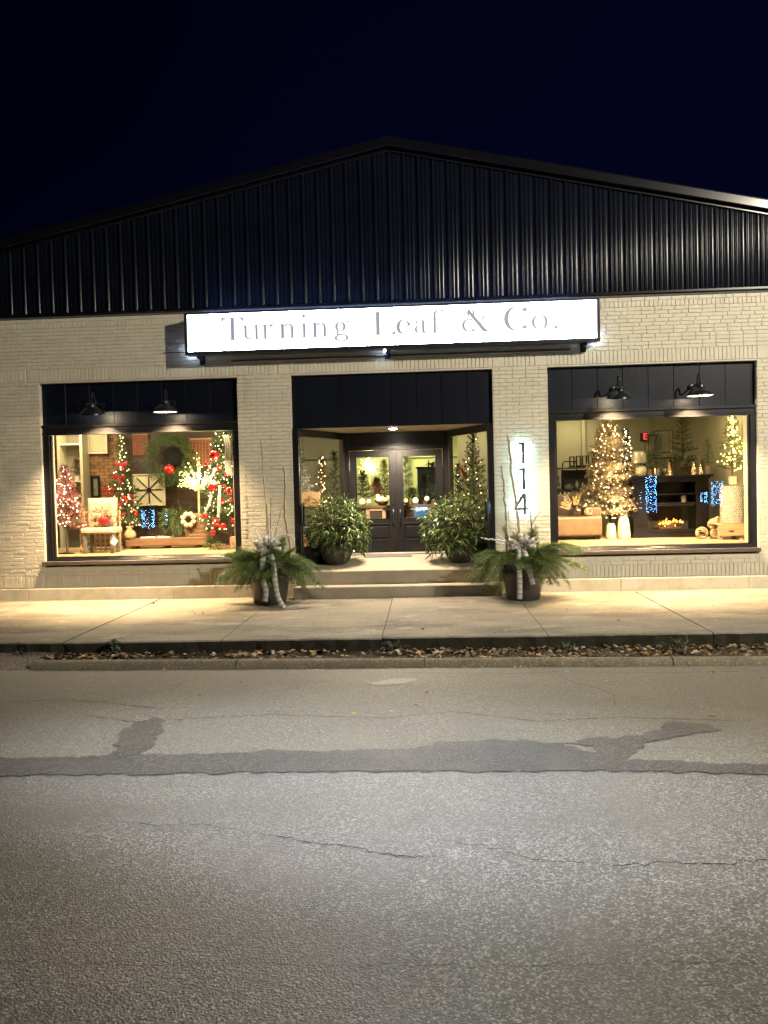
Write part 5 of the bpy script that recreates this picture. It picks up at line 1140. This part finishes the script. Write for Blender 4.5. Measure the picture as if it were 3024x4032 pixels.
for k,(x,z,h_,mm) in enumerate(((4.76,1.03,.08,m_fl),(4.82,1.02,.15,m_fl),(4.86,1.0,.11,m_fl2),(4.80,.96,.07,m_fl2),(4.97,1.07,.09,m_fl),(5.02,1.07,.06,m_fl),(5.10,1.06,.06,m_fl2),(4.99,.97,.06,m_fl2),(5.14,1.05,.045,m_fl),(4.70,1.03,.05,m_fl),(4.90,1.05,.06,m_fl))):
    b=MB(); w=.022; P=[(x+rr.uniform(-.01,.01)+.01*math.sin(i*1.6+k),2.0,z+h_*i/5) for i in range(6)]; b.tube(P,[w*.6,w,w*.85,w*.55,w*.3,.001],6); b.build('flame',mm,t,smooth=True)
for k in range(9): x=4.7+k*.05; b=MB(); b.ball((x,1.96,.925),.014,6,4); b.build('ember',m_log if k%2 else m_fl,t)
lamp('fire_glow','POINT',(4.87,1.97,1.07),2.2,(1,.4,.1),.06,parent=t)
b=MB(); b.lathe([(.001,0),(.05,0),(.05,.13),(.001,.13)],14,(5.17,2.0,1.471)); tag(b.build('candle',m_cer),'cream pillar candle on the fireplace shelf','candle')
# on the mantel
zM=2.016
t=thing('table_lamp','squat ceramic table lamp with plastic wrapped grey shade on the mantel','lamp',(4.33,2.0,zM)); b=MB(); b.lathe([(.001,0),(.075,0),(.10,.05),(.105,.13),(.085,.19),(.05,.205),(.03,.22),(.001,.22)],24,(4.34,2.0,zM)); b.build('body',m_cer,t,smooth=True,auto=50)
b=MB(); b.lathe([(.155,.255),(.16,.26),(.13,.44),(.105,.485),(.10,.49)],28,(4.31,2.0,zM)); b.build('shade',mat('wrapped_shade',(.30,.27,.22),.12,var=.2,vs=14,bump=.7,bs=25,coat=.8),t,smooth=True,auto=60); b=MB(); b.tube([(4.34,2.0,zM+.2),(4.33,2.0,zM+.4)],.008,6); b.build('stem',m_black,t)
def mintree(x,y,h,r,mats,seed,label,potm,ph=.12,pr=.055,L=.03,z=zM,cat='small tree',**k):
    t=conifer('potted_tree',label,(x,y,z),h,r,mats,40,L=L,w=.005,npp=5,seed=seed,trunk=.008,stand=ph*.9,cat=cat,**k); b=MB(); b.lathe([(.001,0),(pr*.85,0),(pr,ph),(pr*.85,ph),(.001,ph*.9)],14,(x,y,z)); b.build('pot',potm,t,smooth=True,auto=40); return t
m_terr=mat('pink_clay',(.40,.24,.17),.8); m_merc=mat('mercury_glass',(.55,.5,.4),.2,.8,var=.3,vs=40)
mintree(4.50,2.0,.48,.085,[GP2,G2],51,'yellow green topiary in a pink pot beside the table lamp',m_terr)
mintree(4.64,1.97,.75,.125,[GD,G_],52,'tall dark mini tree in a glittering pot on the mantel',m_merc,ph=.14,pr=.068)
mintree(5.65,2.0,.67,.125,[G2,GP2],53,'green mini tree in a stone pot at the right end of the mantel',mat('stone_pot',(.25,.22,.15),.9,var=.3,vs=30),ph=.17,pr=.065)
def cone(x,y,h,r,label,m,tiers=9,nm='cone_tree',glow=True):
    t=thing(nm,label,'decor tree',(x,y,zM)); prof=[(.001,0)]
    for k in range(tiers):
        f=k/tiers; prof+=[(r*(1-f),h*f),(r*(1-f)*.72,h*(f+.6/tiers))]
    prof+=[(.001,h)]; b=MB(); b.lathe(prof,14,(x,y,zM)); b.build('cone',m,t,smooth=True,auto=30)
    if glow:
        rr=random.Random(int(x*100))
        for k in range(22): f=rr.random()*.9; a=rr.uniform(math.pi,2*math.pi); meshobj('bulb',BM['warm'],(x+r*(1-f)*math.cos(a),y+r*(1-f)*math.sin(a),zM+h*f+.01),t,scale=.3)
m_gt=mat('gold_sparkle',(.6,.43,.2),.35,.6,var=.5,vs=60)
cone(5.355,1.95,.255,.055,'taller gold sparkle cone tree on the mantel',m_gt); cone(5.495,1.95,.21,.04,'slimmer gold sparkle cone tree right of the taller one',m_gt); cone(4.885,1.95,.27,.075,'tiered amber glass tree in the middle of the mantel',mat('amber_glass',(.45,.30,.14),.15,.4,var=.3,vs=25,coat=.5),5,'glass_tree',False)
b=MB(); b.lathe([(.001,0),(.05,0),(.055,.12),(.05,.13),(.001,.13)],14,(4.80,2.02,zM)); tag(b.build('amber_jar',m_merc,smooth=True),'small mercury glass jar left of the amber glass tree','jar')
t=conifer('gold_twig_tree','tiny gold wire tree at the left end of the mantel',(4.17,1.95,zM),.26,.07,[m_gt],10,L=.03,w=.008,npp=5,seed=58,trunk=.005,cat='small tree')
conifer('christmas_tree','tall sparse green tree standing behind the fireplace',(5.41,2.75,.78),2.55,.36,[G_,G2],64,L=.05,w=.005,seed=55,npp=5,stand=1.25,power=.8,gap=.25,dens=1.,trunk=.03)
t=thing('burlap_sack','brown burlap sack base behind the mantel ornaments','sack',(5.38,2.6,1.9)); b=MB(); b.lathe([(.001,0),(.22,0),(.24,.15),(.14,.36),(.06,.42)],18,(5.34,2.66,1.92)); b.build('cloth',mat('dark_burlap',(.13,.08,.045),.9,bump=.6,bs=60),t,smooth=True)
wreath('cedar_garland','dark cedar garland lying behind the mantel ornaments',(5.1,2.4,2.12),.38,.02,[G_,GD],130,.11,22)
lantern(4.99,2.65,2.46,.30,.50,'open black frame lantern behind the mantel, front one',base=None,handle=True); lantern(4.80,2.75,2.40,.26,.48,'open black frame lantern behind the mantel, rear one',base=None)
t=thing('lantern_stand','dark shelf unit behind the fireplace carrying the frame lanterns','shelf',(4.95,2.8,.78)); b=MB(); b.box(4.62,5.20,2.48,2.92,2.36,2.395); b.build('top',m_black,t); 
for x in (4.64,5.18): b=MB(); b.box(x-.02,x+.02,2.8,2.84,.78,2.359); b.build('leg',m_black,t)
# red letter
t=thing('exit_sign','small glowing red letter E high on the cream wall','sign',(5.03,4.1,2.85)); m_ex=mat('red_letter',(1,.1,.1),.4,emit=(1,.02,.03),es=3.5); b=MB(); b.box(4.99,5.01,4.08,4.10,2.86,3.0); 
for z in (2.86,2.92,2.98): b.box(5.011,5.06,4.08,4.10,z,z+.02)
b.build('letter',m_ex,t); b=MB(); b.box(4.97,5.08,4.101,4.3,2.84,3.02); b.build('sign_box',m_black,t)
# yellow tree, woven drum, crate
conifer('christmas_tree','small olive tree with yellow lights on the woven drum',(5.76,1.05,1.80),1.28,.31,[GY,G2],52,L=.05,seed=61,bulbs=105,bulb='yellow',stand=.18,npp=6,glow=[(.7,7,(1,.88,.3))],power=.7)
b=MB(); b.box(5.71,5.81,.97,1.10,1.80,1.95); tag(b.build('tree_block',m_cer,bevel=.006),'small cream block base under the yellow lit tree','base')
t=thing('woven_drum','grey and cream woven drum stool standing on the crate','stool',(5.77,1.1,1.085)); rD=.215
b=MB(); b.lathe([(.001,0),(rD-.012,0),(rD-.012,.70),(.001,.70)],28,(5.77,1.1,1.085)); b.build('core',mat('drum_core',(.07,.065,.06),.8),t)
m_st=mat('grey_cream_strap',(.40,.38,.32),.6,var=.3,vs=12)
for k in range(26):
    for sg_ in (1,-1):
        b=MB(); a0=2*math.pi*k/26; vs=[]
        for j in range(13):
            f=j/12; a=a0+sg_*f*2.0; r_=rD+(.004 if (j+(sg_>0))%2 else -.004); da=.082
            vs+=[(5.77+r_*math.cos(a-da),1.1+r_*math.sin(a-da),1.09+.69*f),(5.77+r_*math.cos(a+da),1.1+r_*math.sin(a+da),1.09+.69*f)]
        b.add(vs,[(2*j,2*j+1,2*j+3,2*j+2) for j in range(12)]); b.build('strap',m_st,t)
t=thing('wooden_crate','pale wooden crate with a slot handle under the woven drum','crate',(5.66,1.05,.85)); zc=.85
for nm,q in (('board',(5.42,5.885,.84,.86,.955,1.055)),('board',(5.42,5.885,.84,.86,.855,.918)),('board',(5.42,5.60,.84,.86,.9185,.9545)),('board',(5.70,5.885,.84,.86,.9185,.9545)),('board',(5.887,5.905,.86,1.32,.97,1.05)),('board',(5.887,5.905,.86,1.32,.86,.92)),('board',(5.41,5.9,.85,1.32,1.058,1.078)),('post',(5.43,5.50,.865,.93,.78,1.05)),('post',(5.80,5.875,.865,.93,.78,1.05)),('post',(5.80,5.875,1.2,1.27,.78,1.05)),('post',(5.43,5.50,1.2,1.27,.78,1.05))): b=MB(); b.box(*q); b.build(nm,m_lwood,t,bevel=.003)
# rack and jars at the left behind the sofa
t=thing('metal_rack','black metal shelf rack with glassware behind the sofa','rack',(3.2,3.25,.6)); b=MB(); b.tube([(3.0,3.2,.6),(3.0,3.2,2.33),(3.03,3.2,2.38),(3.27,3.2,2.38),(3.30,3.2,2.33),(3.30,3.2,.6)],.014,6); b.tube([(3.62,3.3,.6),(3.62,3.3,2.25)],.014,6); b.build('tube_frame',m_black,t,smooth=True)
for z in (2.22,1.72,1.4): b=MB(); b.box(2.90,3.70,3.15,3.45,z,z+.03); b.build('shelf',m_gwood,t)
b=MB(); b.box(3.02,3.6,3.5,3.52,1.75,2.2); b.build('dark_panel',mat('slate',(.03,.035,.04),.5),t)
for k,(x,h_) in enumerate(((3.22,.24),(3.36,.25),(3.49,.25),(3.62,.32),(3.74,.32))): lantern(x,3.3,2.25,.10,h_,['slim frame candle holder leftmost on the rack top','slim frame candle holder second on the rack top','slim frame candle holder third on the rack top','taller frame candle holder fourth on the rack top','taller frame candle holder fifth, nearest the flocked tree'][k],handle=False)
def jar(x,y,z,r,h,label,m=None): b=MB(); b.lathe([(.001,0),(r*.8,0),(r,h*.3),(r*.95,h*.6),(r*.5,h*.85),(r*.55,h)],14,(x,y,z)); tag(b.build('jar',m or m_merc,smooth=True),label,'jar')
jar(3.12,3.2,1.75,.11,.15,'round grey ceramic bowl on the lower rack shelf',mat('grey_ceramic',(.2,.18,.15),.5)); jar(3.30,3.2,1.75,.05,.22,'clear glass bottle beside the grey bowl'); jar(3.43,3.2,1.75,.045,.16,'small glass jar right of the bottle'); jar(3.53,3.2,1.75,.045,.14,'small glass jar nearest the flocked tree'); jar(3.40,3.2,1.43,.035,.16,'little glass bottle on the bottom rack shelf')
conifer('potted_tree','dark spiky plant at the left edge of the right window',(2.78,3.2,1.6),.7,.18,[GD,G_],24,L=.09,w=.009,seed=66,npp=5,cat='plant')
t=thing('side_shelf','low dark shelf of small lit candles behind the sofa','shelf',(2.9,3.0,.6)); b=MB(); b.box(2.5,3.2,2.9,3.1,1.60,1.63); b.build('top',m_gwood,t)
for k in range(5): x=2.72+k*.09; b=MB(); b.lathe([(.001,0),(.02,0),(.02,.06),(.001,.06)],8,(x,2.95,1.631)); b.build('candle',m_gt,t); meshobj('flame',BM['warm'],(x,2.95,1.70),t,scale=.35)
t=thing('wall_art','brown framed art and fabric hanging at the right of the cream wall','wall art',(6.2,4.2,2.6))
b=MB(); b.box(6.10,6.16,4.2,4.29,2.5,3.5); b.box(6.36,6.41,4.2,4.29,2.9,3.5); b.build('frame_post',m_wood,t); b=MB(); b.box(6.20,6.60,4.15,4.19,2.55,3.15); b.build('fabric',mat('taupe_fabric',(.2,.16,.11),.9),t)
t=thing('armchair','beige upholstered chair back behind the fireplace','chair',(5.9,3.2,.78)); soft(5.25,5.95,3.1,3.3,.8,2.42,'backrest',m_lin,.08); soft(5.2,6.,3.31,3.6,.8,1.4,'seat',m_lin,.06)
# ------------------------------------------------------------------ behind the porch glass and the doors
conifer('christmas_tree','snowy white flocked tree behind the left porch glass',(-2.55,1.75,.78),1.98,.46,[GS,GS],95,L=.06,w=.012,seed=71,npp=5,power=.7)
conifer('christmas_tree','dark brown tree dotted with warm lights behind the left porch glass',(-2.14,2.4,.6),1.98,.36,[GB,G_],72,L=.06,seed=72,bulbs=70,bulb='warm',npp=5,glow=[(1.2,3,(1,.75,.4))])
conifer('christmas_tree','narrow dark green tree beside the left door frame',(-1.86,2.25,.6),2.05,.16,[GD,G_],60,L=.06,seed=73,npp=5,power=.3)
t=thing('cardboard_box','open cardboard box on a small table behind the left porch glass','box',(-2.27,1.62,1.56)); m_card=mat('cardboard',(.45,.29,.15),.85)
for q in ((-2.44,-2.12,1.5,1.51,1.60,1.86),(-2.44,-2.12,1.74,1.75,1.60,1.86),(-2.45,-2.44,1.5,1.75,1.60,1.86),(-2.12,-2.11,1.5,1.75,1.60,1.86)): b=MB(); b.box(*q); b.build('side',m_card,t)
b=MB(); b.add([(-2.45,1.5,1.86),(-2.45,1.75,1.86),(-2.54,1.75,1.91),(-2.54,1.5,1.91)],[(0,1,2,3)]); b.add([(-2.11,1.5,1.86),(-2.11,1.75,1.86),(-2.02,1.75,1.92),(-2.02,1.5,1.92)],[(0,1,2,3)]); o=b.build('flap',m_card,t); so=o.modifiers.new('s','SOLIDIFY'); so.thickness=.005
t=thing('side_table','pale wood topped side table behind the left porch glass','table',(-2.3,1.6,.6)); b=MB(); b.box(-2.62,-2.0,1.4,1.85,1.565,1.595); b.build('top',m_lwood,t,bevel=.003); b=MB(); b.box(-2.5,-2.46,1.5,1.7,.6,1.564); b.box(-2.1,-2.06,1.5,1.7,.6,1.564); b.build('leg',m_black,t)
wreath('berry_spray','pink and green berry spray on the side table',(-2.28,1.42,1.66),.12,.01,[G2,m_dred],40,.07,33)
b=MB(); b.box(-2.52,-2.36,1.25,1.4,.79,.96); tag(b.build('gift_crate',mat('orange_crate',(.40,.19,.07),.7),bevel=.006),'small orange brown crate low behind the left porch glass','crate')
conifer('christmas_tree','large tapering fir with visible branches behind the right porch glass',(.98,1.85,.6),2.42,.50,[G_,G2],80,L=.055,w=.008,seed=74,bulbs=22,bulb='warm',npp=5,power=.75,up=.5,trunk=.022)
conifer('christmas_tree','fuller dark fir left of the tapering fir, with a red ribbon',(.70,2.5,.6),1.75,.34,[GD,G_],62,L=.055,seed=75,bulbs=22,bulb='warm',npp=5)
conifer('christmas_tree','brownish fir at the right edge of the right porch glass',(1.42,2.3,.6),2.0,.34,[GF,GB],60,L=.05,seed=76,bulbs=30,bulb='warm',npp=5)
t=thing('red_ribbon','twist of bright red ribbon on the fuller dark fir','ribbon',(.80,2.1,2.1)); b=MB(); b.tube([(.74,2.12,2.28),(.79,2.1,2.2),(.84,2.12,2.12),(.90,2.1,2.02)],[.02,.035,.03,.02],6); b.build('twist',mat('bright_red',(.7,.03,.02),.4),t,smooth=True)
# table inside the doors
t=thing('display_table','dark topped display table with cream panels facing the doors','table',(-.6,2.6,.6)); b=MB(); b.box(-1.6,.45,2.3,2.9,1.49,1.54); b.build('top',m_wood,t); b=MB(); b.box(-1.55,.4,2.36,2.38,.62,1.489); b.build('front',m_dw,t)
for x in (-1.2,-.86,-.36,.1): b=MB(); b.box(x-.035,x+.035,2.33,2.359,.62,1.488); b.build('stile',m_lwood,t)
b=MB(); b.box(-1.2,.1,2.33,2.352,1.43,1.488); b.build('rail',m_lwood,t)
def glow(x,z,r,label,y=2.5):
    t=thing('glow_globe',label,'lamp',(x,y,z-r)); b=MB(); b.ball((x,y,z),r,16,10); b.build('globe',mat('glowing_globe',(1,.8,.5),.3,emit=(1,.74,.34),es=1.5,var=.3,vs=20),t,smooth=True)
    b=MB(); b.lathe([(.001,0),(r*.6,0),(r*.5,.03),(.001,.03)],12,(x,y,z-r-.018)); b.build('foot',m_wood,t)
glow(-1.32,1.625,.062,'leftmost glowing globe on the display table'); glow(-1.18,1.63,.045,'small glowing globe second from the left',2.45); glow(-.20,1.625,.062,'glowing globe seen left in the right door'); glow(-.40,1.63,.045,'small glowing globe by the door stiles',2.45); glow(.04,1.66,.05,'glowing globe above the closed sign')
t=thing('glow_bowl','wide bowl of glowing golden balls on the display table','bowl',(-.90,2.5,1.54)); b=MB(); b.lathe([(.001,0),(.06,0),(.13,.06),(.14,.09),(.12,.09),(.001,.03)],18,(-.90,2.5,1.54)); b.build('bowl',m_wood,t,smooth=True)
rr=random.Random(8)
for k in range(9): b=MB(); b.ball((-.90+rr.uniform(-.12,.14),2.5+rr.uniform(-.05,.05),1.66+rr.uniform(-.02,.08)),.04,10,7); b.build('glow_ball',MC['glowing_globe'],t,smooth=True)
mintree(-1.33,2.9,.72,.20,[GD,G_],81,'dark blue green tree on the table left behind the left door',m_wood,z=1.54,L=.06)
mintree(-1.02,2.75,.48,.14,[GB,GB],82,'dark plum coloured plant on the table behind the left door',m_black,z=1.6,L=.08)
mintree(-.88,3.2,1.0,.17,[GP2,GY],83,'bright yellow green tree behind the plum plant',m_wood,z=1.5,L=.06)
mintree(-.70,2.85,.85,.18,[GB,GD],84,'dark tree with lights by the left door stile',m_wood,z=1.54,L=.06,bulbs=30,bulb='yellow')
mintree(-.40,2.85,1.12,.20,[G_,G2],85,'tall slim layered tree behind the right door',m_wood,z=1.54,L=.05,gap=.25)
mintree(.0,3.0,.65,.20,[GD,GD],86,'grey green tree before the dark cabinet',m_wood,z=1.5,L=.06)
mintree(.18,2.8,.9,.14,[GD,G2],87,'narrow grey tree at the right edge of the right door',m_wood,z=1.5,L=.05)
mintree(-.24,2.75,.30,.10,[G2,GP2],88,'small leafy sprig on the table in the right door',m_terr,z=1.54,L=.05)
twigtree(-1.25,3.9,.6,2.42,.26,.26,240,'glowing yellow white twig tree far inside behind the left door',9,glow=26)
t=thing('dark_cabinet','tall dark blue black cabinet at the back behind the right door','cabinet',(.2,4.9,.6)); b=MB(); b.box(-.17,.62,4.7,5.2,.6,2.36); b.build('body',mat('blue_black_paint',(.02,.03,.045),.5,var=.4,vs=4),t,bevel=.01); b=MB(); b.box(-.20,.65,4.67,5.2,2.361,2.39); b.build('top',m_black,t)
b=MB(); b.tube([(.10,4.8,2.39),(.11,4.8,2.46),(.10,4.8,2.55)],[.02,.03,.008],6); b.tube([(.02,4.8,2.42),(.10,4.8,2.48),(.19,4.8,2.42)],.008,5); tag(b.build('figurine',m_black),'small black figurine standing on the dark cabinet','figurine')
t=thing('wall_frame','pale lime moulding framing the back wall behind the cabinet','moulding',(.2,6.5,.6)); b=MB(); b.box(-.42,-.36,6.54,6.6,.6,2.75); b.box(-.36,1.2,6.54,6.6,2.70,2.76); b.build('moulding',mat('pale_lime',(.62,.64,.42),.7),t)
b=MB(); b.box(-.72,-.42,6.2,6.6,.6,3.4); tag(b.build('wall_pilaster',mat('grey_green_pillar',(.26,.28,.18),.8)),'grey green pilaster on the back wall behind the doors','pilaster')
# closed sign
t=thing('closed_sign','blue CLOSED sign inside the lower glass of the right door','sign',(-.07,1.53,1.31)); b=MB(); b.box(-.215,.08,1.53,1.535,1.31,1.535); b.build('board',mat('sign_blue',(.02,.085,.20),.5,emit=(.02,.07,.16),es=.25),t)
m_wt=mat('sign_white',(.85,.85,.85),.5,emit=(.8,.8,.8),es=.6)
def text(s,x,y,z,size,m,parent,name='lettering',bold=.0):
    cu=bpy.data.curves.new(name,'FONT'); cu.body=s; cu.size=size; cu.offset=bold; cu.extrude=.0008; tmp=bpy.data.objects.new('tmp',cu); COL.objects.link(tmp); bpy.context.view_layer.update()
    dg=bpy.context.evaluated_depsgraph_get(); me=bpy.data.meshes.new_from_object(tmp.evaluated_get(dg)); bpy.data.objects.remove(tmp); me.materials.clear(); me.materials.append(m); o=meshobj(name,me,(x,y,z),parent,rot=(R(90),0,0)); return o
text('CLOSED',-.188,1.528,1.452,.062,m_wt,t,bold=.0012); text('COME BACK',-.186,1.528,1.428,.0185,m_wt,t,bold=.0003)
b=MB(); b.box(-.035,-.013,1.527,1.5295,1.424,1.447); b.build('blue_mark',mat('pale_blue',(.4,.65,.8),.5,emit=(.3,.5,.6),es=.5),t)
